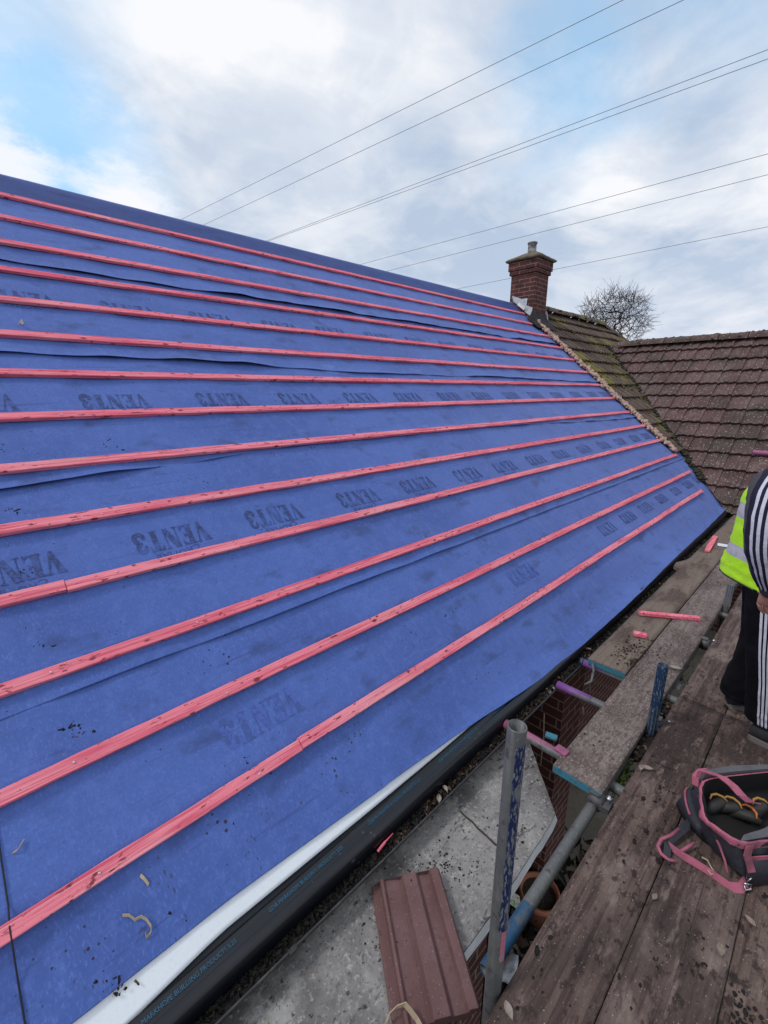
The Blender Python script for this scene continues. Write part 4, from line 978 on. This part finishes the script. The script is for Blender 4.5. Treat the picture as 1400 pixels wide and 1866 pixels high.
tag(lb.build('plant_label', 'card', bevel=.002), 'white plant label with green and red print beside the pot', 'plant label')
gr = MB()
for _ in range(420):
    q = onz(random.gauss(1128, 9), random.gauss(1405, 22), random.uniform(-1.5, -1.0)) if random.random() < .75 else onz(random.gauss(1235, 15), random.gauss(1215, 20), -1.8)
    d = Vector((random.gauss(0, .5), random.gauss(0, .5), 1)).normalized()*random.uniform(.06, .2); s_ = d.orthogonal().normalized()*.006
    gr.add([q-s_, q+s_, q+d*.6+s_*.7+Vector((0, 0, -.01)), q+d], [(0, 1, 2, 3)], 0, random.random())
tag(gr.build('weeds', 'grass'), 'green weeds growing below the boards', 'weeds', kind='stuff')
rb = MB()
for _ in range(900):
    x = random.uniform(.4, 3.2); y = random.uniform(-1.1, -.2)
    rb.blob((x, y, GZ+.01), random.uniform(.01, .05), 0, .5, 1, (1.2, 1, .5), tone=random.random()**3)
for _ in range(1200): flake(rb, (random.uniform(.4, 3.4), random.uniform(-1.3, -.1), GZ+random.uniform(.02, .1)), random.uniform(.02, .06), random.random()**2)
tag(rb.build('ground_litter', 'litter'), 'dead leaves and rubble on the dark ground below the scaffold', 'debris', kind='stuff')
hp = MB()
for _ in range(260):
    x = random.uniform(2.18, 2.75); p = (x, random.gauss(-.952, .016), -.345+random.uniform(0, .05))
    if random.random() < .5: hp.blob(p, random.uniform(.006, .02), 0, .5, 1, (1.2, 1, .6), tone=random.random()**2)
    else: flake(hp, p, random.uniform(.010, .026), random.random())
tag(hp.build('leaf_litter', 'litter'), 'leaves and rubble heaped in the gap around the short navy pole', 'leaf litter', kind='stuff')
for (x, y, z, lab) in ((1232, 1250, -.6, 'white crumpled scrap in the gap by the short navy pole'), (930, 1770, -1.2, 'white rag scrap between the tall pole and the boards')):
    q = onz(x, y, z); mb = MB(); mb.blob(q, .05, 0, .7, 2, (1, .7, .4)); tag(mb.build('paper_scrap', 'whiteplastic'), lab, 'scrap', 'white scraps in the gap')
for (a, b, za, zb, lab) in (((992, 1300), (985, 1395), -.6, -1.0, 'dead stalk in front of the left brick face'), ((1075, 1245), (1071, 1280), -.5, -.8, 'thin stalk hanging beside the purple tube'), ((1063, 1290), (1060, 1310), -.45, -.6, 'short stalk rising by the pale board edge')):
    tag(MB().tube([onz(*a, za), onz((a[0]+b[0])/2+2, (a[1]+b[1])/2, (za+zb)/2), onz(*b, zb)], .004, 6).build('dead_stalk', 'shaving'), lab, 'stalk', 'dead plant stalks in the gap')
hk = MB(); hk.tube([onz(1066, 1248, -.33), onz(1078, 1242, -.30), onz(1082, 1222, -.275), onz(1080, 1208, -.275), onz(1074, 1206, -.28)], .008, 8)
tag(hk.build('gutter_hook', 'galv'), 'pale curved hook over the purple tube', 'hook')

# ------------------------------------------------------------------ tool bag
BO = onz(1236, 1468, PZ); BF = onz(1352, 1612, PZ)
W_ = (BF-BO); BW = W_.length; W_.normalize(); L_ = Vector((-W_.y, W_.x, 0)); L_ = L_ if L_.x > 0 else -L_
bag = thing('tool_bag', BO, 'open charcoal tool bag with pink trim and strap on the boards', 'tool bag')
def bp_(l, w, z): return BO + L_*l + W_*w + Vector((0, 0, z))
def bring(l0, l1, w0, w1, z, p=9.0, n=48, zl=0.0):
    out = []
    for k in range(n):
        t = 2*math.pi*k/n; c, s = math.cos(t), math.sin(t)
        x = abs(c)**(2/p)*(1 if c >= 0 else -1); y = abs(s)**(2/p)*(1 if s >= 0 else -1)
        wob = .004*n1(c*2, s*2, z*12)
        out.append(bp_((l0+l1)/2+x*((l1-l0)/2+wob), (w0+w1)/2+y*((w1-w0)/2+wob), z+zl*y+.004*n1(c*3, s*3, z)))
    return out
def zpix(x, y, z): return onz(x, y, PZ+z)
rl0, rw0, rw1, LEN, zr = .09, .02, .27, .56, .20
LR = Vector((.79, -.61, 0))
def chaikin(P, n=3, q=.10):
    for _ in range(n):
        out = []
        for a, b in zip(P, P[1:]+P[:1]): out += [a.lerp(b, q), a.lerp(b, 1-q)]
        P = out; q = .22
    return P
def densify(P, k=5):
    out = []
    for a, b in zip(P, P[1:]+P[:1]): out += [a.lerp(b, i/k) for i in range(k)]
    return out
RIM = [onz(1276, 1420, -.045), onz(1281, 1490, -.060), onz(1347, 1538, -.075)]
RIM += [RIM[2]+LR*.46, RIM[0]+LR*.46]
BASE = [BO.copy(), BO.lerp(BF, .52), BF.copy()]; BASE += [BF+LR*.52, BO+LR*.55]
cen = sum(RIM, Vector())/5
def bagring(f, out=0.0, dz=0.0, shrink=0.0):
    """f 0 = base outline, 1 = rim outline"""
    P = [a.lerp(b, f) for a, b in zip(BASE, RIM)]; c = sum(P, Vector())/5
    R_ = []
    for p in P:
        d = (p-c); d.z = 0; R_.append(p + d.normalized()*out + (c-p)*shrink + Vector((0, 0, dz)))
    Q = chaikin(R_, 3)
    return [q + Vector((0, 0, 0)) + (q-c).normalized()*.006*n1(k*.35, f*5) for k, q in enumerate(densify(Q, 2))] if f > .9 else [q + (q-c).normalized()*(.012*n1(q.x*22, q.y*22, f*6)+.006*n1(q.x*60, q.y*60, f*14)) for q in densify(Q, 2)]
body = MB()
body.rings([bagring(0, -.012, .003), bagring(0, .004, .02), bagring(.25, .014), bagring(.5, .012), bagring(.75, .006), bagring(.93, .004), bagring(1.0, -.002, -.002)], 0, True, False, True)
body.build('bag_body', 'bag', bag)
inn = MB(); inn.rings([bagring(1.0, -.006, .001), bagring(.8, -.02, .0, .0), bagring(.5, -.03), bagring(.42, -.06), bagring(.40, 0, 0, .97)], 0, True, False, True); inn.build('lining', 'bagin', bag)
cf = MB(); cf.rings([bagring(.85, .008), bagring(.90, .0085), bagring(.985, .006), bagring(1.0, .001, .003), bagring(1.0, -.005, .001)], 0, True, False, True); cf.build('rim_trim', 'bagpink', bag)
def rimpt(a, b, t, out=0.0, dz=0.0):
    p = RIM[a].lerp(RIM[b], t); d = p-cen; d.z = 0; return p + d.normalized()*out + Vector((0, 0, dz))
fp = MB(); fp.rings([[rimpt(2, 3, t, -.012, .004), rimpt(2, 3, t, -.05, .004+.004*n1(t*7)), rimpt(2, 3, t, -.056, -.012), rimpt(2, 3, t, -.014, -.012)] for t in [-.0+.95*k/12 for k in range(13)]], 0, True, True, False); fp.build('front_flap', 'baggrey', bag)
fp = MB(); fp.rings([[rimpt(0, 4, t, .012, -.04), rimpt(0, 4, t, .034, -.02), rimpt(0, 4, t, .030, .018+.006*n1(t*6, 4)), rimpt(0, 4, t, .008, .012)] for t in [.06+.9*k/12 for k in range(13)]], 0, True, True, False); fp.build('rear_flap', 'baggrey', bag)
# pocket on the end panel with piping, seam piping down the corner, front pocket
e0, e1 = BASE[0], BASE[1]; nrm = (e1-e0).cross(Vector((0, 0, 1))).normalized(); nrm = -nrm if nrm.dot(LR) > 0 else nrm
def endp(t, h, out):
    a = BASE[0].lerp(BASE[2], t); b = RIM[0].lerp(RIM[2], t) if t > .5 else RIM[0].lerp(RIM[1], t*2); return a.lerp(b, h) + nrm*out
pk = MB()
rows = []
for k in range(15):
    t = -.04+.62*k/14; bul = .030*math.sin(math.pi*min(1, max(0, (t+.04)/.62)))**.5
    rows.append([endp(t, .02, .0), endp(t, .03, bul*.9), endp(t, .30, bul*1.15), endp(t, .56-.1*max(0, t), bul+.008), endp(t, .60-.1*max(0, t), bul*.5), endp(t, .58, -.01)])
pk.rings(rows, 0, True, True, True); pk.build('end_pocket', 'bag', bag)
pp = MB(); pp.tube([r[3]+Vector((0, 0, .004)) for r in rows[:9]], .0042, 8); pp.build('pocket_piping', 'bagpink', bag)
pp = MB(); pp.tube([zpix(1302, 1520, .12), zpix(1312, 1542, .10), zpix(1322, 1570, .06), zpix(1326, 1592, .03)], .0042, 8); pp.build('seam_piping', 'bagpink', bag)
pk = MB(); rows = []
for k in range(9):
    t = .06+.5*k/8; a = BASE[2].lerp(BASE[3], t); b = RIM[2].lerp(RIM[3], t); o_ = (b-cen); o_.z = 0; o_.normalize()
    rows.append([a.lerp(b, .04)+o_*.004, a.lerp(b, .06)+o_*.022, a.lerp(b, .4)+o_*.026, a.lerp(b, .66)+o_*.016, a.lerp(b, .68)-o_*.004])
pk.rings(rows, 0, True, True, True); pk.build('front_pocket', 'bag', bag)
pp = MB(); pp.ribbon([r[3]+Vector((0, 0, .004)) for r in rows], [tuple(Vector((0, 0, .008)))]*len(rows), .002); pp.build('pocket_trim', 'bagpink', bag)
for t in (.10, .30):
    tb = MB(); a = BASE[2].lerp(BASE[3], t); o_ = rimpt(2, 3, t)-cen; o_.z = 0; o_.normalize()
    tb.ribbon([rimpt(2, 3, t, .012, -.006), rimpt(2, 3, t, .022, -.04), a.lerp(rimpt(2, 3, t), .42)+o_*.03], tuple(LR*.014), .002); tb.build('web_tab', 'bagpink', bag)
hd = MB(); hd.ribbon([rimpt(0, 4, .07, .020, -.01), rimpt(0, 4, .08, .016, .026), zpix(1316, 1416, .235), zpix(1336, 1432, .225), zpix(1352, 1450, .205), zpix(1368, 1462, .185), zpix(1378, 1464, .17)], [tuple(LR*.013+Vector((0, -.006, 0)))]*7, .0022); hd.build('handle', 'bagpink', bag)
hd = MB(); hd.ribbon([zpix(1268, 1432, .165), zpix(1268, 1416, .19), zpix(1278, 1405, .205), zpix(1292, 1404, .21), zpix(1304, 1410, .205)], [tuple(Vector((-.45, -.75, .3)).normalized()*.014)]*5, .003); hd.build('strap_end', 'bagpink', bag)
def bp_(l, w, z): return BO + L_*l + W_*w + Vector((0, 0, z))
sp2 = MB()
pad = [zpix(1258, 1500, .04), zpix(1240, 1515, .03), zpix(1222, 1530, .022), zpix(1212, 1548, .016), zpix(1222, 1562, .012)]
sp2.ribbon(pad, [tuple((Vector((1, .2, .25))).normalized()*.030)]*5, .005); sp2.build('strap_pad', 'bag', bag)
st2 = MB()
loop = [zpix(1238, 1511, .034), zpix(1222, 1523, .03), zpix(1205, 1530, .026), zpix(1199, 1542, .02), zpix(1205, 1556, .014), zpix(1218, 1567, .010), zpix(1232, 1569, .008)]
st2.tube(loop, .0062, 8); st2.tube([zpix(1240, 1552, .022), zpix(1252, 1545, .028), zpix(1266, 1536, .034)], .0055, 8)
st2.build('pad_piping', 'bagpink', bag)
st3 = MB()
st3.ribbon([zpix(1222, 1543, .02), zpix(1245, 1560, .018), zpix(1268, 1573, .016), zpix(1292, 1588, .014), zpix(1315, 1604, .012), zpix(1334, 1617, .010), zpix(1350, 1618, .012), zpix(1360, 1606, .02)], [tuple(Vector((-.3, .1, .95)).normalized()*.013 + Vector((.008, .008, 0)))]*8, .002); st3.build('shoulder_strap', 'bagpink', bag)
bk = MB(); bk.tube([zpix(1279, 1562, .02), zpix(1290, 1568, .02), zpix(1296, 1580, .018), zpix(1304, 1592, .016), zpix(1296, 1594, .016), zpix(1288, 1582, .016)], .003, 8); bk.build('ladder_buckle', 'shaving', bag)
cp_ = MB(); a = zpix(1362, 1578, .06); cp_.tube([a, zpix(1364, 1592, .05), zpix(1362, 1602, .035)], .004, 8)
cp_.tube([zpix(1364, 1577, .06), zpix(1374, 1580, .055), zpix(1374, 1592, .05), zpix(1368, 1602, .04), zpix(1362, 1606, .03)], .0025, 8)
cp_.tube([zpix(1356, 1610, .02), zpix(1370, 1612, .02), zpix(1368, 1620, .01), zpix(1358, 1622, .01), zpix(1356, 1611, .02)], .0035, 8); cp_.build('snap_hook', 'steel', bag)
# tools in the bag
def hand_tool(x, y, ang, grip, lab):
    o = zpix(x, y, .115); t = thing('hand_tool', o, lab, 'hand tool', 'hand tools lying in the open bag')
    r_ = Vector((RT.x, RT.y, 0)); f_ = Vector((FW.x, FW.y, 0)).normalized()
    d = r_*math.cos(ang)+f_*math.sin(ang); s_ = r_*-math.sin(ang)+f_*math.cos(ang); up = Vector((0, 0, 1))
    mb = MB(); mb.tube([o-d*.06-up*.04, o-d*.02-up*.01, o+d*.02+up*.004, o+d*.05], [.014, .022, .020, .012], 12); mb.build('tool_body', 'tool', t)
    gp = MB(); gp.tube([o-d*.022+s_*.012+up*.018, o-d*.006+s_*.022+up*.026, o+d*.014+s_*.020+up*.028, o+d*.030+s_*.006+up*.026, o+d*.036-s_*.012+up*.018], [.0025, .0042, .0050, .0045, .002], 8); gp.build('grip', grip, t)
hand_tool(1306, 1466, R(10), 'yellowgrip', 'dark tool with worn yellow curved grip at the left of the bag')
hand_tool(1329, 1470, R(-25), 'yellowgrip', 'dark tool with yellow edged grip second from the left in the bag')
hand_tool(1358, 1484, R(-50), 'orange', 'dark tool with bright orange curved grip in the bag')
hand_tool(1384, 1474, R(20), 'yellowgrip', 'dark tool with thin yellow edge at the right of the bag')

# ------------------------------------------------------------------ person
H_ = Vector((FW.x, FW.y, 0)).normalized(); P0 = Vector((2.72, -1.27, 0)); D0 = H_.dot(P0)
def pp3(x, y, b=0.0): return on(x, y, tuple(H_), D0-b)         # b metres toward the camera
per = thing('person', (2.75, -1.29, PZ), 'worker in yellow high visibility vest, striped tracksuit sleeve and trousers, leaning forward', 'person')
def limb(mb, pts, seg=40, colmat=None, cap=True, wr=0.0, sq=1.0):
    """pts: (centre, ru, rv) with u ~ image right, v ~ toward camera; rings square to the path"""
    rings = []; C_ = [Vector(p[0]) for p in pts]
    # smooth resample
    samp = []
    for i in range(len(C_)-1):
        p0, p1, p2, p3 = C_[max(i-1, 0)], C_[i], C_[i+1], C_[min(i+2, len(C_)-1)]
        for k in range(6):
            t = k/6; c = .5*((2*p1)+(p2-p0)*t+(2*p0-5*p1+4*p2-p3)*t*t+(3*p1-p0-3*p2+p3)*t**3); t2 = t*t*(3-2*t)
            samp.append((c, pts[i][1]+(pts[i+1][1]-pts[i][1])*t2, pts[i][2]+(pts[i+1][2]-pts[i][2])*t2))
    samp.append((C_[-1], pts[-1][1], pts[-1][2]))
    for i, (c, ru, rv) in enumerate(samp):
        d = (samp[min(i+1, len(samp)-1)][0]-samp[max(i-1, 0)][0]).normalized()
        v = -H_; v = (v-d*v.dot(d)).normalized(); u = v.cross(d); u = u if u.dot(RT) > 0 else -u
        rg = []
        for k in range(seg):
            a = 2*math.pi*k/seg; wob = 1 + wr*n1(i*.55, math.cos(a)*1.6, math.sin(a)*1.6+c.z)
            ca, sa = math.cos(a), math.sin(a); ca = math.copysign(abs(ca)**sq, ca); sa = math.copysign(abs(sa)**sq, sa)
            rg.append(c + (u*ca*ru + v*sa*rv)*wob)
        rings.append(rg)
    mb.rings(rings, 0, True, cap, True, colmat)
    return samp
# body: one continuous skinned figure under the clothes
hipN, hipF = pp3(1412, 1050, .02), pp3(1406, 1050, -.09); pel = pp3(1397, 1035, 0); chest = pp3(1420, 935, 0); neck = pp3(1452, 868, 0); headb = pp3(1470, 838, 0); headt = pp3(1486, 812, 0)
knN, anN = pp3(1404, 1182, .075), pp3(1396, 1308, .065); knF, anF = pp3(1376, 1165, -.12), pp3(1344, 1262, -.14)
shN, elN, wrN = pp3(1412, 892, .20), pp3(1391, 985, .24), pp3(1397, 1072, .20); shF, elF, wrF = pp3(1418, 900, -.20), pp3(1440, 990, -.24), pp3(1465, 1060, -.14)
bv, be, br = [], [], []
def bvx(p, r, par=None):
    bv.append(Vector(p)-Vector(per.location)); br.append(r); i = len(bv)-1
    if par is not None: be.append((par, i))
    return i
ip = bvx(pp3(1412, 1036, -.02), .075); ic = bvx(pp3(1436, 935, 0), .085, ip); inn_ = bvx(neck, .055, ic); ih = bvx(headb, .085, inn_); it = bvx(headt, .085, ih)
fdir = (RT*.8 - H_*.45 + Vector((0, 0, -.35))).normalized()
bvx(headb+fdir*.105, .012, ih)                                   # nose
for a, b, c, d in ((shN, elN, wrN, 1), (shF, elF, wrF, -1)):
    i1 = bvx(a, .05, ic); i2 = bvx(b, .04, i1); i3 = bvx(c, .026, i2)
    dn = (c-b).normalized(); ax = (RT*.6-H_*.3*d).normalized(); palm = c+dn*.075; i4 = bvx(palm, .028, i3)
    for k, (o_, L) in enumerate(((-.030, .066), (-.010, .078), (.010, .074), (.030, .058))):
        b0 = palm+dn*.02+ax*o_; f1 = b0+dn*L*.5+RT*.006; f2 = f1+(dn*.75+RT*.45).normalized()*L*.5
        j1 = bvx(b0, .0105, i4); j2 = bvx(f1, .009, j1); bvx(f2, .007, j2)
    t0 = c+dn*.035+ax*.034; j1 = bvx(t0, .011, i4); bvx(t0+dn*.04+ax*.022, .0085, j1)
for a, b, c in ((hipN, knN, anN), (hipF, knF, anF)):
    i1 = bvx(a, .060, ip); i2 = bvx(b, .045, i1); bvx(c, .035, i2)
me = bpy.data.meshes.new('body'); me.from_pydata(bv, be, []); bo = bpy.data.objects.new('body', me); COL.objects.link(bo); bo.parent = per
me.materials.append(MT['skin'])
sk = bo.modifiers.new('skin', 'SKIN'); 
for i, v in enumerate(me.skin_vertices[0].data): v.radius = (br[i], br[i]); v.use_root = (i == 0)
sk.use_smooth_shade = True; ss = bo.modifiers.new('sub', 'SUBSURF'); ss.levels = 2; ss.render_levels = 2
# hair, eyes, ears
hr = MB(); hr.blob(headt+Vector((0, 0, .025))-fdir*.02, .098, 0, .12, 3, (1, 1, .9)); hr.build('hair', 'hair', per)
for s in (-1, 1):
    e = MB(); e.blob(headb.lerp(headt, .45)+fdir*.085+fdir.cross(Vector((0, 0, 1))).normalized()*.032*s, .012, 0, 0, 2); e.build('eye', 'eye', per)
    e = MB(); e.blob(headb.lerp(headt, .3)-fdir*.005+fdir.cross(Vector((0, 0, 1))).normalized()*.085*s, .03, 0, .1, 2, (.6, .6, 1)); e.build('ear', 'skin', per)
# trousers
tj = MB(); SEG = 96
SN = set()
for s in (64, 69, 74): SN |= {s, s+1, s+2}
limb(tj, [(pp3(1412, 1024, .0), .095, .09), (pp3(1410, 1045, .02), .092, .10), (pp3(1407, 1080, .05), .095, .10), (pp3(1405, 1130, .07), .097, .10), (pp3(1403, 1185, .08), .094, .09), (pp3(1400, 1245, .08), .086, .088), (pp3(1397, 1285, .07), .084, .088), (pp3(1396, 1308, .07), .082, .088)], 180, lambda i, j: 1 if j in SN else 0, True, .05)
limb(tj, [(pp3(1404, 1020, -.05), .110, .10), (pp3(1402, 1045, -.09), .100, .105), (pp3(1396, 1105, -.11), .092, .10), (pp3(1386, 1165, -.12), .083, .09), (pp3(1370, 1212, -.13), .080, .09), (pp3(1353, 1246, -.14), .084, .095), (pp3(1348, 1266, -.14), .084, .095)], 40, None, True, .07)
tj.build('trousers', ['black_cloth', 'white_stripe'], per)
# jacket: torso and two sleeves
jk = MB()
limb(jk, [(pp3(1412, 1062, 0), .092, .16), (pp3(1416, 1000, 0), .098, .165), (pp3(1434, 930, 0), .094, .185), (pp3(1446, 888, 0), .088, .17), (pp3(1456, 866, 0), .058, .075)], 48, None, True, .04, .7)
SA = set()
for s in (57, 65, 73): SA |= {s, s+1, s+2, s+3}
NV = set()
for s in range(48, 86): NV.add(s)
limb(jk, [(pp3(1416, 880, .14), .078, .085), (pp3(1409, 905, .20), .082, .085), (pp3(1402, 945, .235), .080, .078), (pp3(1399, 990, .245), .079, .075), (pp3(1401, 1030, .235), .066, .066), (pp3(1405, 1064, .215), .050, .052)], 160, lambda i, j: 1 if j in SA else (2 if j in NV else 0), True, .05)
limb(jk, [(pp3(1405, 1060, .217), .046, .048), (pp3(1406, 1072, .212), .042, .044), (pp3(1407, 1080, .208), .038, .04)], 40, None, True)
limb(jk, [(pp3(1422, 890, -.16), .078, .085), (elF, .07, .07), (wrF, .048, .05)], 40, None, True, .05)
jk.build('jacket', ['grey_cloth', 'white_stripe', 'navy_cloth'], per)
# vest: open shell over the torso, hem flaring at the back
vt = MB()
VR = [(pp3(1458, 868, 0), .070, .10), (pp3(1449, 885, 0), .092, .165), (pp3(1438, 925, 0), .105, .20), (pp3(1426, 965, 0), .108, .195), (pp3(1418, 1005, .0), .116, .205), (pp3(1412, 1035, 0), .124, .228), (pp3(1408, 1062, .0), .130, .240)]
def vest_mat(i, j):
    return 1 if (13 <= i <= 16) or (24 <= i <= 27) else 0
limb(vt, VR, 64, vest_mat, False, .04, .6)
vo = vt.build('vest', ['vest', 'silver'], per); sd_ = vo.modifiers.new('thickness', 'SOLIDIFY'); sd_.thickness = .004; sd_.offset = 1
hb_ = MB(); hem = vt.v[-64:]; hb_.tube([p+Vector((0, 0, -.002)) for p in hem]+[hem[0]], .0055, 6, 0, False); hb_.build('hem_binding', 'vestedge', per)
# shoes
def shoe(heel, toe, name='shoe'):
    heel, toe = Vector(heel), Vector(toe); d = toe-heel; Lf = d.length; d.normalize(); s = Vector((-d.y, d.x, 0)); up = Vector((0, 0, 1))
    def sec(t, w, h0, h1, n=16):
        c = heel+d*Lf*t; out = []
        for k in range(n):
            a = 2*math.pi*k/n; out.append(c + s*w*math.cos(a) + up*((h0+h1)/2 + (h1-h0)/2*math.sin(a)))
        return out
    mb = MB(); mb.rings([sec(t, w, .012, h) for t, w, h in ((.0, .026, .06), (.05, .036, .09), (.2, .040, .105), (.38, .041, .10), (.55, .045, .078), (.75, .049, .062), (.9, .042, .05), (.99, .022, .035))], 0, True, True, True)
    o = mb.build(name, 'shoe', per)
    so_ = MB(); pts = [(.0, .022), (.03, .036), (.2, .042), (.4, .042), (.6, .048), (.78, .052), (.92, .044), (1.0, .022)]
    ol = [heel+d*Lf*t+s*w for t, w in pts]+[heel+d*Lf*t-s*w for t, w in reversed(pts)]
    so_.rings([[p+up*.001 for p in ol], [p+up*.024 for p in ol]], 0, True, True, False); so_.build('sole', 'sole', o)
fN = onz(1364, 1340, PZ); fF = onz(1324, 1285, PZ)
shoe(fN, fN + (RT*.62-H_*.78).normalized()*.29); shoe(fF, fF+(RT*.93-H_*.12).normalized()*.28)

# ------------------------------------------------------------------ tree behind the roof
def tree(base, cc, rad, lab):
    t = thing('bare_tree', base, lab, 'tree'); base = Vector(base); cc = Vector(cc); rnd = random.Random(5)
    nodes = []; par = []; kids = {}
    top = Vector((base.x, base.y, cc.z-rad.z*.9))
    for k in range(7): nodes.append(base.lerp(top, k/6)); par.append(k-1)
    nt0 = len(nodes)
    pts = []
    while len(pts) < 820:
        q = Vector((rnd.uniform(-1, 1), rnd.uniform(-1, 1), rnd.uniform(-1, 1)))
        if q.length > 1 or q.length < .18: continue
        q = q*(.9+.18*noise.noise(q*2.2)); pts.append(cc+Vector((q.x*rad.x, q.y*rad.y, q.z*rad.z)))
    pts.sort(key=lambda p: (p-top).length)
    for p in pts:
        bi = min(range(nt0-1, len(nodes)), key=lambda i: (nodes[i]-p).length*(1 + .9*max(0, ((nodes[i]-top).length-(p-top).length))))
        a = nodes[bi]; L = (p-a).length; n_ = max(1, int(L/.35)); cur = bi
        g0 = (a-nodes[par[bi]]).normalized() if par[bi] >= 0 else Vector((0, 0, 1))
        for k in range(1, n_+1):
            f = k/n_; q = a.lerp(p, f) + g0*.16*L*math.sin(f*3.14) + Vector((rnd.gauss(0, .03), rnd.gauss(0, .03), rnd.gauss(0, .03)))*(f < 1)
            nodes.append(q); par.append(cur); cur = len(nodes)-1
    w = [0]*len(nodes)
    for i in range(len(nodes)-1, 0, -1):
        if w[i] == 0: w[i] = 1
        w[par[i]] += w[i]
    rr = lambda i: .0085*max(1, w[i])**.43
    tk = MB(); cw = MB()
    tk.tube(nodes[:nt0], [rr(i)*1.1 for i in range(nt0)], 8)
    for i in range(nt0, len(nodes)):
        a, b = nodes[par[i]], nodes[i]
        if (b-a).length > 1e-4: cw.tube([a, b], [min(rr(par[i]), rr(i)*1.3), rr(i)], 4 if w[i] < 30 else 6, 0, False)
        if w[i] <= 2:
            for _ in range(3):
                d = (b-a).normalized()+Vector((rnd.gauss(0, .6), rnd.gauss(0, .6), rnd.gauss(.15, .5))); cw.tube([b, b+d*rnd.uniform(.1, .3), b+d*rnd.uniform(.32, .5)+Vector((0, 0, .03))], [.009, .008, .006], 3, 0, False)
    tk.build('trunk', 'bark', t); cw.build('crown', 'bark', t)
def far(x, y, dist): d = ray(x, y); return CAM + d*(dist/math.hypot(d.x, d.y))
pb = far(1118, 640, 34); pcn = far(1117, 586, 34)
tree((pb.x, pb.y, GZ), pcn, Vector((2.3, 2.3, 2.05)), 'bare winter tree standing behind the tiled roofs')

# ------------------------------------------------------------------ overhead wires
wires = [((340, 395), (1135, 0), 11.5, 'highest overhead cable of the upper pair'), ((375, 408), (1245, 0), 11.0, 'lower cable of the upper overhead pair'), ((487, 438), (1400, 90), 10.6, 'upper cable of the closely spaced middle pair'), ((495, 437), (1400, 107), 10.4, 'lower cable of the closely spaced middle pair'),
         ((660, 481), (1400, 280), 10.2, 'upper cable of the lower right pair'), ((705, 494), (1400, 318), 10.0, 'lower cable of the lower right pair'), ((845, 524), (1400, 413), 10.0, 'lowest overhead cable, passing behind the chimney')]
dv = ray(-421, 775); dv = Vector((dv.x, dv.y, dv.z))
for (a, b, z, lab) in wires:
    B = onz(b[0], b[1], z); ra = ray(*a)
    w0 = CAM-B; aa, bb, cc = ra.dot(ra), ra.dot(dv), dv.dot(dv); dd_, ee = ra.dot(w0), dv.dot(w0); den = aa*cc-bb*bb
    s_ = (bb*ee-cc*dd_)/den; A = CAM+ra*s_
    d = (A-B); r_ = .00026*(B-CAM).length + .0028
    p0 = B-d.normalized()*14; p1 = A+d*.25; pts = []
    for i in range(25):
        t = i/24; p = p0.lerp(p1, t); pts.append(p)
    tag(MB().tube(pts, r_, 6).build('overhead_cable', 'wire'), lab + ' crossing the cloudy sky', 'cable', 'overhead cables crossing the sky')
print('objects', len(bpy.data.objects))
